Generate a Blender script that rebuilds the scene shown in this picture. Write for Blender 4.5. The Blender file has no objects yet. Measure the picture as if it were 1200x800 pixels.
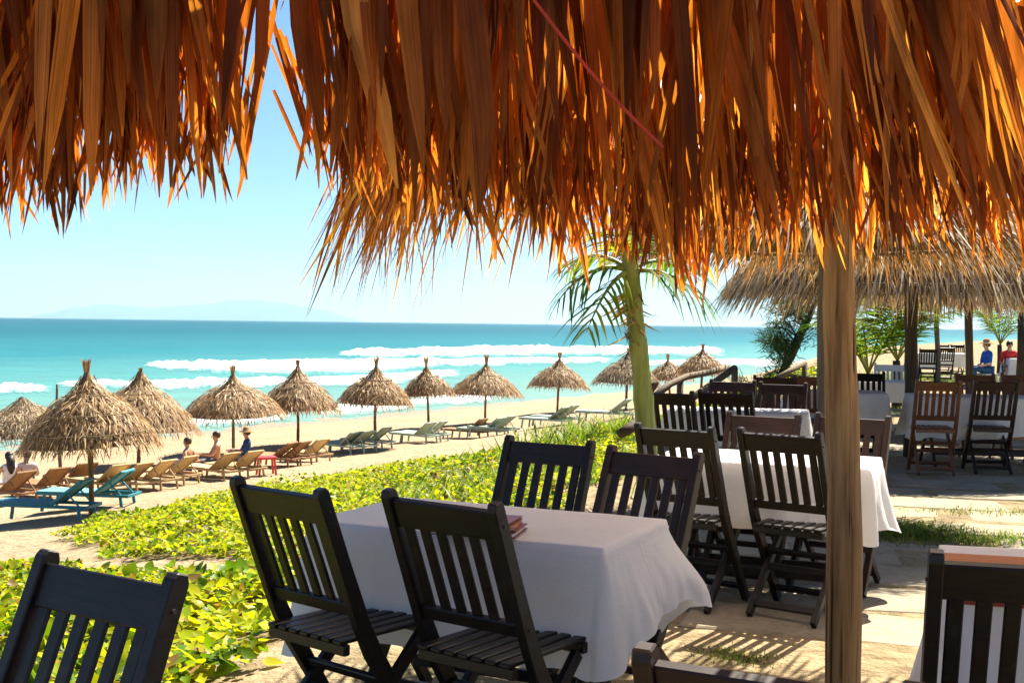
import bpy, bmesh, math, random
import numpy as np
from mathutils import Matrix, Vector

rad = math.radians
rng = np.random.default_rng(7)
random.seed(7)
sc = bpy.context.scene
COL = sc.collection

# ------------------------------------------------------------------ camera
F = 1400.0                       # focal length in photo pixels (1200 wide)
CAM = np.array((0.0, 0.0, 1.51))
CM = Matrix.Rotation(rad(90 - 0.86), 3, 'X') @ Matrix.Rotation(rad(0.69), 3, 'Z')
cd = bpy.data.cameras.new('camera')
cam = bpy.data.objects.new('camera', cd)
COL.objects.link(cam)
cam.matrix_world = Matrix.Translation(Vector(CAM)) @ CM.to_4x4()
cd.sensor_width = 36.0
cd.lens = 36.0 * F / 1200.0
cd.clip_start = 0.05
cd.clip_end = 60000
sc.camera = cam

# ------------------------------------------------------------------ world, sun, exposure
SUN_AZ, SUN_EL = rad(33), rad(54)        # azimuth measured from the view direction towards +x
world = bpy.data.worlds.new('World')
sc.world = world
world.use_nodes = True
wn = world.node_tree
sky = wn.nodes.new('ShaderNodeTexSky')
sky.sky_type = 'NISHITA'
sky.sun_disc = False
sky.sun_elevation = SUN_EL
sky.sun_rotation = SUN_AZ
sky.altitude = 0
sky.air_density = 0.8
sky.dust_density = 0.0
sky.ozone_density = 4.0
bg = wn.nodes['Background']
bg.inputs['Strength'].default_value = 0.06
tint = wn.nodes.new('ShaderNodeMix'); tint.data_type = 'RGBA'; tint.blend_type = 'MULTIPLY'     # one cool white balance for the whole sky
tint.inputs[0].default_value = 1.0; tint.inputs[7].default_value = (.45, .55, .63, 1)
wn.links.new(sky.outputs[0], tint.inputs[6]); wn.links.new(tint.outputs[2], bg.inputs['Color'])
sd = bpy.data.lights.new('sun', 'SUN')
sd.energy = 4.2
sd.angle = rad(0.53)
sd.color = (1.0, 0.93, 0.80)
so = bpy.data.objects.new('sun', sd)
COL.objects.link(so)
SUNV = Vector((math.sin(SUN_AZ) * math.cos(SUN_EL), math.cos(SUN_AZ) * math.cos(SUN_EL), math.sin(SUN_EL)))
so.rotation_euler = SUNV.to_track_quat('Z', 'Y').to_euler()
so.location = (0, 0, 30)
vs = sc.view_settings
sc.display_settings.display_device = 'sRGB'
vs.view_transform = 'Standard'
vs.look = 'None'
vs.exposure = 2.15
vs.gamma = 1.0
vs.use_curve_mapping = False
sc.cycles.max_bounces = 8
sc.cycles.transparent_max_bounces = 12
sc.cycles.use_denoising = True

# ------------------------------------------------------------------ geometry helpers
def ray(px, py):
    v = CM @ Vector(((px - 600) / F, -(py - 400) / F, -1.0))
    return np.array(v)

def on_plane(px, py, z):
    r = ray(px, py)
    t = (z - CAM[2]) / r[2]
    return CAM + r * t

def at_depth(px, py, d):
    r = ray(px, py)
    return CAM + r * (d / r[1])

def pixel(p):
    v = CM.transposed() @ (Vector(p) - Vector(CAM))
    return 600 - F * v.x / v.z, 400 + F * v.y / v.z

def smooth(t):
    t = np.clip(t, 0, 1)
    return t * t * (3 - 2 * t)

def vnoise(x, y, seed=0):
    """cheap smooth value noise, vectorised"""
    x = np.asarray(x, float); y = np.asarray(y, float)
    xi = np.floor(x).astype(np.int64); yi = np.floor(y).astype(np.int64)
    fx = x - xi; fy = y - yi
    fx = fx * fx * (3 - 2 * fx); fy = fy * fy * (3 - 2 * fy)
    def h(a, b):
        n = (a * 374761393 + b * 668265263 + seed * 982451653) & 0x7fffffff
        n = ((n ^ (n >> 13)) * 1274126177) & 0x7fffffff
        return ((n ^ (n >> 16)) & 0xffff) / 65535.0
    return (h(xi, yi) * (1 - fx) + h(xi + 1, yi) * fx) * (1 - fy) + (h(xi, yi + 1) * (1 - fx) + h(xi + 1, yi + 1) * fx) * fy

def mesh_np(name, verts, faces, mat, rnd=None, smooth_=False, extra=None):
    verts = np.ascontiguousarray(verts, dtype=np.float32).reshape(-1, 3)
    faces = np.ascontiguousarray(faces, dtype=np.int32)
    k = faces.shape[1]
    me = bpy.data.meshes.new(name)
    me.vertices.add(len(verts)); me.vertices.foreach_set('co', verts.ravel())
    me.loops.add(faces.size); me.loops.foreach_set('vertex_index', faces.ravel())
    me.polygons.add(len(faces))
    me.polygons.foreach_set('loop_start', np.arange(0, faces.size, k, dtype=np.int32))
    if rnd is not None:
        a = me.attributes.new('rnd', 'FLOAT', 'POINT'); a.data.foreach_set('value', np.ascontiguousarray(rnd, dtype=np.float32).ravel())
        a = me.attributes.new('across', 'FLOAT', 'POINT'); a.data.foreach_set('value', np.tile(np.array([-1, 0, 1], np.float32), len(verts) // 3))
    if extra:
        for kx, vx in extra.items():
            a = me.attributes.new(kx, 'FLOAT', 'POINT'); a.data.foreach_set('value', np.ascontiguousarray(vx, dtype=np.float32).ravel())
    me.update(calc_edges=True)
    if smooth_:
        me.polygons.foreach_set('use_smooth', np.ones(len(faces), dtype=bool))
    me.validate()
    if mat: me.materials.append(mat)
    return me

class MB:
    """collects boxes, tubes and lathes into one mesh"""
    def __init__(s): s.v = []; s.f = []
    def add(s, v, f):
        o = len(s.v); s.v += [tuple(p) for p in v]; s.f += [tuple(i + o for i in q) for q in f]; return s
    def box(s, c, size, rot=None):
        c = Vector(c); hx, hy, hz = [a / 2 for a in size]
        vs_ = [Vector((x, y, z)) for x in (-hx, hx) for y in (-hy, hy) for z in (-hz, hz)]
        if rot is not None: vs_ = [rot @ p for p in vs_]
        return s.add([p + c for p in vs_], [(0, 1, 3, 2), (4, 6, 7, 5), (0, 4, 5, 1), (2, 3, 7, 6), (0, 2, 6, 4), (1, 5, 7, 3)])
    def bar(s, a, b, w, t, side=Vector((1, 0, 0))):
        """rectangular bar from a to b, w across `side`, t across the third axis"""
        a = Vector(a); b = Vector(b); d = (b - a).normalized()
        sx = (Vector(side) - d * d.dot(Vector(side))).normalized(); sy = d.cross(sx)
        pts = []
        for p in (a, b):
            for i, j in ((-1, -1), (1, -1), (1, 1), (-1, 1)):
                pts.append(p + sx * (w / 2 * i) + sy * (t / 2 * j))
        return s.add(pts, [(3, 2, 1, 0), (4, 5, 6, 7)] + [(i, (i + 1) % 4, 4 + (i + 1) % 4, 4 + i) for i in range(4)])
    def tube(s, pts, radii, n=8, cap=True):
        pts = [Vector(p) for p in pts]; rings = []
        up = Vector((0.13, 0.21, 1)).normalized()
        if np.isscalar(radii): radii = [radii] * len(pts)
        for i, p in enumerate(pts):
            d = (pts[min(i + 1, len(pts) - 1)] - pts[max(i - 1, 0)]).normalized()
            u = up if abs(d.dot(up)) < .95 else Vector((1, .1, 0)).normalized()
            a = d.cross(u).normalized(); b = d.cross(a)
            rings.append([p + (a * math.cos(2 * math.pi * k / n) + b * math.sin(2 * math.pi * k / n)) * radii[i] for k in range(n)])
        v = [q for r in rings for q in r]
        f = [(i * n + k, i * n + (k + 1) % n, (i + 1) * n + (k + 1) % n, (i + 1) * n + k) for i in range(len(pts) - 1) for k in range(n)]
        if cap: f += [tuple(range(n))[::-1], tuple((len(pts) - 1) * n + k for k in range(n))]
        return s.add(v, f)
    def lathe(s, prof, n=12, c=(0, 0, 0)):
        v = []; f = []
        for r, z in prof:
            for k in range(n):
                a = 2 * math.pi * k / n; v.append((c[0] + r * math.cos(a), c[1] + r * math.sin(a), c[2] + z))
        for i in range(len(prof) - 1):
            for k in range(n): f.append((i * n + k, i * n + (k + 1) % n, (i + 1) * n + (k + 1) % n, (i + 1) * n + k))
        return s.add(v, f)
    def mesh(s, name, mat, smooth_=False, bevel=0.0):
        me = bpy.data.meshes.new(name); me.from_pydata(s.v, [], s.f); me.update()
        bm = bmesh.new(); bm.from_mesh(me)
        bmesh.ops.recalc_face_normals(bm, faces=bm.faces)
        if bevel: bmesh.ops.bevel(bm, geom=list(bm.edges), offset=bevel, segments=1, affect='EDGES', clamp_overlap=True)
        bm.to_mesh(me); bm.free()
        if smooth_:
            for p in me.polygons: p.use_smooth = True
        if mat: me.materials.append(mat)
        return me

def link(name, me, parent=None, loc=None, rot=None, scale=None, kind=None):
    o = bpy.data.objects.new(name, me); COL.objects.link(o)
    if parent: o.parent = parent
    if loc is not None: o.location = loc
    if rot is not None: o.rotation_euler = rot
    if scale is not None: o.scale = scale
    if kind: o['kind'] = kind
    return o

def tag(o, label, cat, group=None, kind=None):
    o['label'] = label
    if cat: o['category'] = cat
    if group: o['group'] = group
    if kind: o['kind'] = kind
    return o

def thing(name, label, cat, loc=(0, 0, 0), rz=0.0, group=None):
    o = bpy.data.objects.new(name, None); COL.objects.link(o)
    o.empty_display_size = .1
    o.location = loc; o.rotation_euler = (0, 0, rz)
    return tag(o, label, cat, group)

def norm(a): return a / np.maximum(np.linalg.norm(a, axis=-1, keepdims=True), 1e-9)

def blades(P, D, N, L, W, bend=0.0, droop=0.0, seg=4, fold=.2, prof=None, rnd=None):
    """M leaf blades: base P, direction D, normal N -> verts, quads, per-vertex random"""
    P = np.asarray(P, float); M = len(P)
    D = norm(np.asarray(D, float)); N = np.asarray(N, float)
    N = norm(N - D * np.sum(D * N, -1, keepdims=True)); S = np.cross(D, N)
    L = np.broadcast_to(L, (M,)); W = np.broadcast_to(W, (M,)); bend = np.broadcast_to(bend, (M,)); droop = np.broadcast_to(droop, (M,))
    t = np.linspace(0, 1, seg + 1)
    if prof is None: prof = [(0, .55), (.3, 1), (.65, .85), (1, .06)]
    pw = np.interp(t, [p[0] for p in prof], [p[1] for p in prof])
    c = P[:, None, :] + D[:, None, :] * (L[:, None] * t)[..., None] + N[:, None, :] * ((bend * L)[:, None] * t ** 2)[..., None]
    c[..., 2] -= (droop * L)[:, None] * t ** 2
    w = (W / 2)[:, None] * pw
    v = np.stack([c - S[:, None] * w[..., None], c + N[:, None] * (fold * w)[..., None], c + S[:, None] * w[..., None]], 2)
    q = []
    for i in range(seg):
        for j in range(2):
            q.append((i * 3 + j, i * 3 + j + 1, (i + 1) * 3 + j + 1, (i + 1) * 3 + j))
    q = np.array(q); n = (seg + 1) * 3
    f = (q[None] + (np.arange(M) * n)[:, None, None]).reshape(-1, 4)
    if rnd is None: rnd = rng.random(M)
    return v.reshape(-1, 3), f, np.repeat(rnd, n)

def merge(parts):
    vs_, fs, rs, o = [], [], [], 0
    for v, f, r in parts:
        vs_.append(v); fs.append(f + o); rs.append(r); o += len(v)
    return np.concatenate(vs_), np.concatenate(fs), np.concatenate(rs)

# ------------------------------------------------------------------ materials
class NT:
    def __init__(s, name):
        s.m = bpy.data.materials.new(name); s.m.use_nodes = True
        s.t = s.m.node_tree; s.b = s.t.nodes['Principled BSDF']; s.out = s.t.nodes['Material Output']
    def n(s, typ, **kw):
        nd = s.t.nodes.new(typ)
        for k, v in kw.items(): setattr(nd, k, v)
        return nd
    def l(s, a, b): s.t.links.new(a, b)
    def coord(s, scale, kind='Object'):
        tc = s.n('ShaderNodeTexCoord'); mp = s.n('ShaderNodeMapping'); mp.inputs['Scale'].default_value = scale
        if kind == 'World':
            g = s.n('ShaderNodeNewGeometry'); s.l(g.outputs['Position'], mp.inputs['Vector'])
        else: s.l(tc.outputs[kind], mp.inputs['Vector'])
        return mp.outputs[0]
    def noise(s, vec, scale=1.0, detail=4, rough=.6):
        nd = s.n('ShaderNodeTexNoise'); nd.inputs['Scale'].default_value = scale; nd.inputs['Detail'].default_value = detail; nd.inputs['Roughness'].default_value = rough
        if vec is not None: s.l(vec, nd.inputs['Vector'])
        return nd.outputs['Fac']
    def ramp(s, fac, stops, interp='LINEAR'):
        r = s.n('ShaderNodeValToRGB'); r.color_ramp.interpolation = interp
        e = r.color_ramp.elements
        while len(e) < len(stops): e.new(.5)
        for i, (p, c) in enumerate(stops): e[i].position = p; e[i].color = (*c, 1) if len(c) == 3 else c
        s.l(fac, r.inputs[0]); return r.outputs[0]
    def math(s, op, a, b=None, clamp=False):
        nd = s.n('ShaderNodeMath', operation=op, use_clamp=clamp)
        for i, x in enumerate((a, b)):
            if x is None: continue
            if isinstance(x, (int, float)): nd.inputs[i].default_value = x
            else: s.l(x, nd.inputs[i])
        return nd.outputs[0]
    def mix(s, fac, a, b, blend='MIX'):
        nd = s.n('ShaderNodeMix', data_type='RGBA', blend_type=blend)
        for key, x in ((0, fac), (6, a), (7, b)):
            if isinstance(x, (int, float)): nd.inputs[key].default_value = x
            elif isinstance(x, tuple): nd.inputs[key].default_value = (*x, 1)
            else: s.l(x, nd.inputs[key])
        return nd.outputs[2]
    def attr(s, name):
        nd = s.n('ShaderNodeAttribute'); nd.attribute_name = name; return nd.outputs['Fac']
    def bump(s, h, strength=.3, dist=.02):
        b = s.n('ShaderNodeBump'); b.inputs['Strength'].default_value = strength; b.inputs['Distance'].default_value = dist
        s.l(h, b.inputs['Height']); s.l(b.outputs[0], s.b.inputs['Normal']); return b.outputs[0]
    def base(s, x, rough=.6, spec=.3):
        if isinstance(x, tuple): s.b.inputs['Base Color'].default_value = (*x, 1)
        else: s.l(x, s.b.inputs['Base Color'])
        s.b.inputs['Roughness'].default_value = rough
        s.b.inputs['Specular IOR Level'].default_value = spec
    def translucent(s, col, fac):
        tr = s.n('ShaderNodeBsdfTranslucent'); mx = s.n('ShaderNodeMixShader'); mx.inputs[0].default_value = fac
        if isinstance(col, tuple): tr.inputs[0].default_value = (*col, 1)
        else: s.l(col, tr.inputs[0])
        s.l(s.b.outputs[0], mx.inputs[1]); s.l(tr.outputs[0], mx.inputs[2]); s.l(mx.outputs[0], s.out.inputs[0])

def rnd_value(k):
    """per-blade random: mesh attribute + object random, wrapped"""
    oi = k.n('ShaderNodeObjectInfo')
    return k.math('FRACT', k.math('ADD', k.attr('rnd'), oi.outputs['Random']))

def leaf_material(name, stops, trans_gain, fac, streak=(30, 30, 3), rough=.55, veins=0.0):
    k = NT(name); r = rnd_value(k)
    col = k.ramp(r, stops)
    st = k.noise(k.coord(streak, 'World'), 1.0, 3, .6)
    col = k.mix(.75, col, k.ramp(st, [(.3, (.42, .38, .34)), (.62, (1.15, 1.1, 1.05))]), 'MULTIPLY')
    if veins:
        cx = k.n('ShaderNodeCombineXYZ'); g = k.n('ShaderNodeNewGeometry'); sp = k.n('ShaderNodeSeparateXYZ'); k.l(g.outputs['Position'], sp.inputs[0])
        k.l(k.math('MULTIPLY', k.attr('across'), veins), cx.inputs[0]); k.l(k.math('MULTIPLY', r, 57.0), cx.inputs[1]); k.l(k.math('MULTIPLY', sp.outputs[2], 1.6), cx.inputs[2])
        vn = k.noise(cx.outputs[0], 1.0, 5, .68)
        col = k.mix(.9, col, k.ramp(vn, [(.32, (.30, .25, .22)), (.45, (.82, .78, .74)), (.60, (1.1, 1.08, 1.05)), (.72, (1.5, 1.5, 1.45))]), 'MULTIPLY')
        bl_ = k.noise(k.coord((9, 9, 2.5), 'World'), 1.0, 4, .6)
        col = k.mix(.8, col, k.ramp(bl_, [(.33, (.40, .34, .30)), (.55, (1.08, 1.05, 1.0))]), 'MULTIPLY')
        k.bump(vn, .35, .004)
    k.base(col, rough, .25 if veins else .08)
    tcol = k.mix(1.0, col, trans_gain, 'MULTIPLY')
    k.translucent(tcol, fac)
    return k.m

def wood_material(name, c1, c2, rough=.5, spec=.4, scale=(4, 4, 40), wear=0.0, cracks=False):
    k = NT(name)
    n1 = k.noise(k.coord(scale), 1.0, 5, .6)
    col = k.ramp(n1, [(.3, c1), (.7, c2)])
    oi = k.n('ShaderNodeObjectInfo')
    col = k.mix(k.math('MULTIPLY', oi.outputs['Random'], .55), col, tuple(x * .55 for x in c1))
    if wear:
        n2 = k.noise(k.coord((9, 9, 9)), 1.0, 4, .7)
        col = k.mix(k.math('MULTIPLY', k.ramp(n2, [(.58, (0, 0, 0)), (.72, (1, 1, 1))]), wear), col, (.30, .25, .2))
    if cracks:
        cr = k.noise(k.coord((55, 55, .9)), 1.0, 3, .5)
        col = k.mix(k.ramp(cr, [(.33, (1, 1, 1)), (.40, (0, 0, 0))]), col, tuple(x * .25 for x in c1))
        kn = k.noise(k.coord((5, 5, 3)), 1.0, 3, .6)
        col = k.mix(k.ramp(kn, [(.62, (0, 0, 0)), (.74, (.8, .8, .8))]), col, (.46, .36, .22))
        n1 = k.math('ADD', n1, k.math('MULTIPLY', cr, 2.0))
    k.base(col, rough, spec); k.bump(n1, .5 if cracks else .25, .012 if cracks else .004)
    return k.m

M = {}
M['thatch_amber'] = leaf_material('thatch_amber', [(0, (.18, .070, .016)), (.35, (.37, .165, .035)), (.7, (.58, .315, .072)), (1, (.76, .50, .15))], (1.9, 1.48, .6), .62, veins=5.5)
M['thatch_dark'] = leaf_material('thatch_dark', [(0, (.13, .046, .012)), (.4, (.29, .115, .026)), (.75, (.48, .225, .050)), (1, (.66, .37, .095))], (1.8, 1.28, .48), .58, veins=5.5)
M['thatch_straw'] = leaf_material('thatch_straw', [(0, (.17, .095, .036)), (.3, (.42, .265, .115)), (.7, (.62, .43, .21)), (1, (.76, .58, .33))], (1.0, .8, .5), .18, veins=2.0)
M['thatch_grey'] = leaf_material('thatch_grey', [(0, (.13, .095, .06)), (.35, (.32, .24, .15)), (.7, (.50, .40, .26)), (1, (.66, .55, .38))], (1.0, .8, .5), .15)
M['palm_green'] = leaf_material('palm_green', [(0, (.02, .065, .008)), (.5, (.05, .13, .013)), (1, (.12, .20, .02))], (1.5, 1.6, .7), .45, (8, 8, 8), .6)
M['palm_yellow'] = leaf_material('palm_yellow', [(0, (.07, .13, .010)), (.5, (.14, .21, .016)), (1, (.25, .28, .03))], (1.4, 1.5, .55), .5, (8, 8, 8), .6)
M['vine_leaf'] = leaf_material('vine_leaf', [(0, (.06, .13, .008)), (.3, (.16, .27, .010)), (.7, (.31, .38, .012)), (.95, (.46, .45, .020)), (.975, (.24, .15, .05)), (1, (.28, .18, .07))], (1.5, 1.45, .45), .44, (3, 3, 3), .38)
M['grass_blade'] = leaf_material('grass_blade', [(0, (.06, .12, .015)), (.5, (.13, .21, .025)), (1, (.26, .29, .05))], (1.3, 1.35, .6), .4, (3, 3, 3), .45)
M['needles'] = leaf_material('needles', [(0, (.02, .055, .02)), (.5, (.045, .10, .035)), (1, (.09, .15, .05))], (1.2, 1.3, .9), .3, (4, 4, 4), .5)
M['mat_glow'] = NT('fill_glow_mat'); M['mat_glow'].base((.50, .34, .18), .9, .1); M['mat_glow'].translucent((.86, .74, .62), .75); M['mat_glow'] = M['mat_glow'].m  # passes far more sun than thatch would, added to lift the shade beneath
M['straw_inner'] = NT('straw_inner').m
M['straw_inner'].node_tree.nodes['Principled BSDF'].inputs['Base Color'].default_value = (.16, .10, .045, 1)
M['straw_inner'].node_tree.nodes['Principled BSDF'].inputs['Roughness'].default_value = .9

M['wood_black'] = wood_material('wood_black', (.004, .003, .003), (.020, .012, .009), .42, .35, (14, 14, 60), .06)
M['wood_dark'] = wood_material('wood_dark', (.014, .0055, .0035), (.042, .017, .009), .45, .35, (6, 6, 45), .04)
M['wood_red'] = wood_material('wood_red', (.10, .035, .014), (.20, .080, .032), .45, .4, (6, 6, 45), .1)
M['wood_pale'] = wood_material('wood_pale', (.42, .46, .48), (.60, .64, .66), .5, .4, (6, 6, 30))
M['wood_table'] = wood_material('wood_table', (.16, .075, .03), (.30, .15, .065), .5, .4, (3, 30, 30))
M['pole_wood'] = wood_material('pole_wood', (.12, .065, .026), (.46, .30, .14), .8, .2, (34, 34, 1.6), cracks=True)
M['pole_grey'] = wood_material('pole_grey', (.10, .075, .05), (.24, .18, .12), .8, .2, (28, 28, 2.0))
M['pole_dark'] = wood_material('pole_dark', (.045, .03, .018), (.11, .075, .045), .8, .2, (28, 28, 2.0))
M['bamboo'] = wood_material('bamboo', (.14, .10, .05), (.28, .20, .10), .7, .25, (20, 20, 3))
M['paint_teal'] = wood_material('paint_teal', (.010, .19, .25), (.018, .26, .33), .5, .4, (3, 3, 20), .06)
M['canvas_teal'] = wood_material('canvas_teal', (.10, .30, .34), (.16, .40, .44), .8, .2, (3, 3, 3))
M['paint_green'] = wood_material('paint_green', (.26, .37, .31), (.36, .46, .39), .6, .3, (3, 3, 20), .15)
M['canvas_green'] = wood_material('canvas_green', (.30, .38, .29), (.40, .48, .37), .8, .2, (3, 3, 3))
M['lounger_tan'] = wood_material('lounger_tan', (.38, .24, .10), (.56, .38, .18), .7, .25, (3, 3, 20), .1)
M['canvas_tan'] = wood_material('canvas_tan', (.50, .36, .16), (.66, .48, .24), .8, .2, (3, 3, 3))
M['lounger_brown'] = wood_material('lounger_brown', (.20, .095, .04), (.34, .18, .08), .7, .25, (3, 3, 20), .1)
M['canvas_brown'] = wood_material('canvas_brown', (.26, .13, .055), (.40, .22, .10), .8, .2, (3, 3, 3))
M['plastic_red'] = NT('plastic_red'); M['plastic_red'].base((.55, .03, .03), .35, .5); M['plastic_red'] = M['plastic_red'].m

def cloth_material(name, c, trans=.3):
    k = NT(name)
    wv = k.noise(k.coord((7, 7, 7)), 1.0, 5, .6)
    col = k.mix(.25, c, k.ramp(wv, [(.35, tuple(x * .82 for x in c)), (.65, c)]))
    k.base(col, .85, .15)
    fine = k.noise(k.coord((160, 160, 160)), 1.0, 2, .5)
    sp = k.n('ShaderNodeSeparateXYZ'); k.l(k.coord((1, 1, 1)), sp.inputs[0]); cs_ = []
    for ax, off in ((0, .0), (0, .29), (0, -.29), (1, .0)):      # ironed fold lines
        cs_.append(k.math('SUBTRACT', 1.0, k.math('MULTIPLY', k.math('ABSOLUTE', k.math('ADD', sp.outputs[ax], off)), 90.0), True))
    cr = cs_[0]
    for c_ in cs_[1:]: cr = k.math('MAXIMUM', cr, c_)
    k.bump(k.math('ADD', k.math('ADD', k.math('MULTIPLY', wv, 5.0), fine), k.math('MULTIPLY', cr, .9)), .25, .010)
    k.translucent(c, trans)
    return k.m
M['cloth_white'] = cloth_material('cloth_white', (.88, .87, .86), .35)
M['cloth_terracotta'] = cloth_material('cloth_terracotta', (.48, .20, .09), .15)
M['cloth_border'] = cloth_material('cloth_border', (.28, .06, .035), .1)

def plain(name, c, rough=.7, spec=.3, var=.25, scale=12):
    k = NT(name); nz = k.noise(k.coord((scale,) * 3), 1.0, 4, .6)
    k.base(k.ramp(nz, [(.3, tuple(x * (1 - var) for x in c)), (.7, tuple(min(1, x * (1 + var * .6)) for x in c))]), rough, spec)
    return k.m
M['steel'] = plain('steel', (.035, .03, .026), .45, .5)
M['skin'] = plain('skin', (.46, .23, .14), .55, .35, .08)
M['skin_pale'] = plain('skin_pale', (.58, .33, .23), .55, .35, .08)
M['hair'] = plain('hair', (.016, .011, .009), .5, .4)
M['hair_brown'] = plain('hair_brown', (.05, .025, .012), .5, .4)
M['blue_cloth'] = plain('blue_cloth', (.02, .10, .42), .85, .1)
M['navy_cloth'] = plain('navy_cloth', (.03, .06, .16), .85, .1)
M['jeans'] = plain('jeans', (.03, .09, .19), .85, .1)
M['white_cloth'] = plain('white_cloth', (.72, .70, .68), .85, .1, .08)
M['red_cloth'] = plain('red_cloth', (.50, .04, .03), .85, .1)
M['grey_cloth'] = plain('grey_cloth', (.16, .15, .15), .85, .1)
M['pink_cloth'] = plain('pink_cloth', (.60, .47, .42), .85, .1, .1)
M['hat_straw'] = plain('hat_straw', (.40, .24, .12), .85, .1)
M['menu_cover'] = plain('menu_cover', (.22, .045, .025), .45, .4)
M['menu_brown'] = plain('menu_brown', (.34, .13, .06), .45, .4)
M['paper'] = plain('paper', (.72, .68, .60), .8, .2, .08)
M['cord_red'] = plain('cord_red', (.45, .045, .025), .6, .3)
M['trunk_green'] = NT('trunk_green')
_k = M['trunk_green']; _n = _k.noise(_k.coord((14, 14, 1.5)), 1.0, 4, .6)
_k.base(_k.ramp(_n, [(.3, (.075, .10, .02)), (.55, (.20, .22, .035)), (.75, (.30, .28, .08))]), .5, .35); _k.bump(_n, .3, .01)
M['trunk_green'] = _k.m
M['bark'] = wood_material('bark', (.035, .026, .018), (.10, .075, .05), .9, .1, (14, 14, 3))

# sand / terrain
def terrain_material():
    k = NT('sand'); w = k.coord((1, 1, 1), 'World')
    big = k.noise(w, .35, 5, .6); mid = k.noise(w, 2.2, 5, .65); fine = k.noise(w, 90, 3, .7)
    sand = k.ramp(mid, [(.28, (.25, .175, .105)), (.5, (.35, .255, .155)), (.75, (.42, .315, .20))])
    sand = k.mix(.35, sand, k.ramp(big, [(.35, (.28, .20, .12)), (.65, (.41, .31, .195))]))
    speck = k.noise(w, 9, 5, .75)
    sand = k.mix(k.ramp(speck, [(.56, (0, 0, 0)), (.72, (.65, .65, .65))]), sand, (.20, .14, .085))
    soil = k.ramp(mid, [(.3, (.085, .062, .03)), (.55, (.17, .13, .06)), (.8, (.30, .23, .11))])
    earth = k.ramp(k.noise(w, 3.1, 6, .7), [(.25, (.13, .10, .055)), (.5, (.27, .205, .115)), (.75, (.40, .31, .175))])
    moss = k.noise(w, 1.3, 5, .7)
    earth = k.mix(k.ramp(moss, [(.58, (0, 0, 0)), (.70, (.75, .75, .75))]), earth, (.10, .125, .03))
    col = k.mix(k.attr('veg'), sand, soil)
    col = k.mix(k.attr('terrace'), col, earth)
    col = k.mix(k.attr('wet'), col, (.27, .205, .13))
    k.base(col, .95, .1)
    rg = k.math('SUBTRACT', .95, k.math('MULTIPLY', k.attr('wet'), .55))
    k.l(rg, k.b.inputs['Roughness'])
    foot = k.noise(w, 4.5, 4, .6)
    k.bump(k.math('ADD', k.math('MULTIPLY', foot, 3.0), k.math('MULTIPLY', fine, .25)), .8, .07)
    return k.m
M['sand'] = terrain_material()

def slab_material():
    k = NT('paving_slab'); w = k.coord((1, 1, 1), 'World')
    a = k.noise(w, 2.6, 6, .7); b = k.noise(w, 22, 4, .7)
    col = k.ramp(a, [(.28, (.12, .10, .065)), (.5, (.235, .19, .125)), (.75, (.36, .29, .185))])
    col = k.mix(.35, col, k.ramp(b, [(.35, (.17, .15, .115)), (.65, (.42, .37, .28))]))
    oi = k.n('ShaderNodeObjectInfo')
    col = k.mix(k.math('MULTIPLY', oi.outputs['Random'], .35), col, (.33, .26, .155))
    m = k.noise(w, 1.7, 5, .75)
    col = k.mix(k.ramp(m, [(.57, (0, 0, 0)), (.68, (.7, .7, .7))]), col, (.105, .12, .035))
    k.base(col, .9, .2); k.bump(k.math('ADD', a, k.math('MULTIPLY', b, .5)), .5, .02)
    return k.m
M['slab'] = slab_material()

def sea_material(foam=False):
    k = NT('foam_water' if foam else 'sea_water'); w = k.coord((1, 1, 1), 'World')
    wav = k.noise(k.coord((.10, .26, 1), 'World'), 1.0, 6, .62)
    chop = k.noise(k.coord((.9, 1.6, 1), 'World'), 1.0, 5, .6)
    depth = k.attr('depth')
    col = k.ramp(depth, [(0, (.16, .24, .19)), (.12, (.075, .21, .19)), (.35, (.012, .115, .135)), (.7, (.001, .058, .082)), (1, (.0005, .038, .062))])
    col = k.mix(.45, col, k.mix(.55, col, k.ramp(wav, [(.3, (.002, .05, .07)), (.62, (.045, .21, .21))])))
    k.base(col, .38, .035)
    k.bump(k.math('ADD', k.math('MULTIPLY', wav, 3.0), chop), .5, .25)
    if foam:
        e = k.attr('edge')
        mp = k.n('ShaderNodeMapping'); mp.inputs['Rotation'].default_value = (0, 0, rad(-57)); mp.inputs['Scale'].default_value = (.16, .75, 1.0)
        g = k.n('ShaderNodeNewGeometry'); k.l(g.outputs['Position'], mp.inputs['Vector'])
        fn = k.noise(mp.outputs[0], 1.0, 7, .72)
        fac = k.ramp(k.math('ADD', k.math('MULTIPLY', e, .66), k.math('MULTIPLY', k.math('SUBTRACT', fn, .5), 2.6)), [(.20, (0, 0, 0)), (.62, (1, 1, 1))])
        fb = k.n('ShaderNodeBsdfDiffuse'); k.l(k.ramp(fn, [(.30, (.30, .42, .42)), (.62, (.62, .64, .63))]), fb.inputs[0])
        mx = k.n('ShaderNodeMixShader'); k.l(fac, mx.inputs[0]); k.l(k.b.outputs[0], mx.inputs[1]); k.l(fb.outputs[0], mx.inputs[2]); k.l(mx.outputs[0], k.out.inputs[0])
    return k.m
M['sea'] = sea_material(); M['foam'] = sea_material(True)
M['hill'] = plain('hill', (.07, .10, .06), .95, .05, .3, .002)

# ------------------------------------------------------------------ terrain
SEA = -3.0
E0 = np.array((-1.07, 5.0)); ED = norm(np.array((.31, .95))); EN = np.array((-ED[1], ED[0]))
shore_px = [(0, 524), (300, 497), (600, 470), (740, 457), (870, 444)]
SH = np.array([on_plane(x, y, SEA)[:2] for x, y in shore_px])
d0 = norm(SH[0] - SH[1]); d1 = norm(SH[-1] - SH[-2])
SH = np.vstack([SH[0] + d0 * 400, SH, SH[-1] + d1 * 4000])

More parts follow.
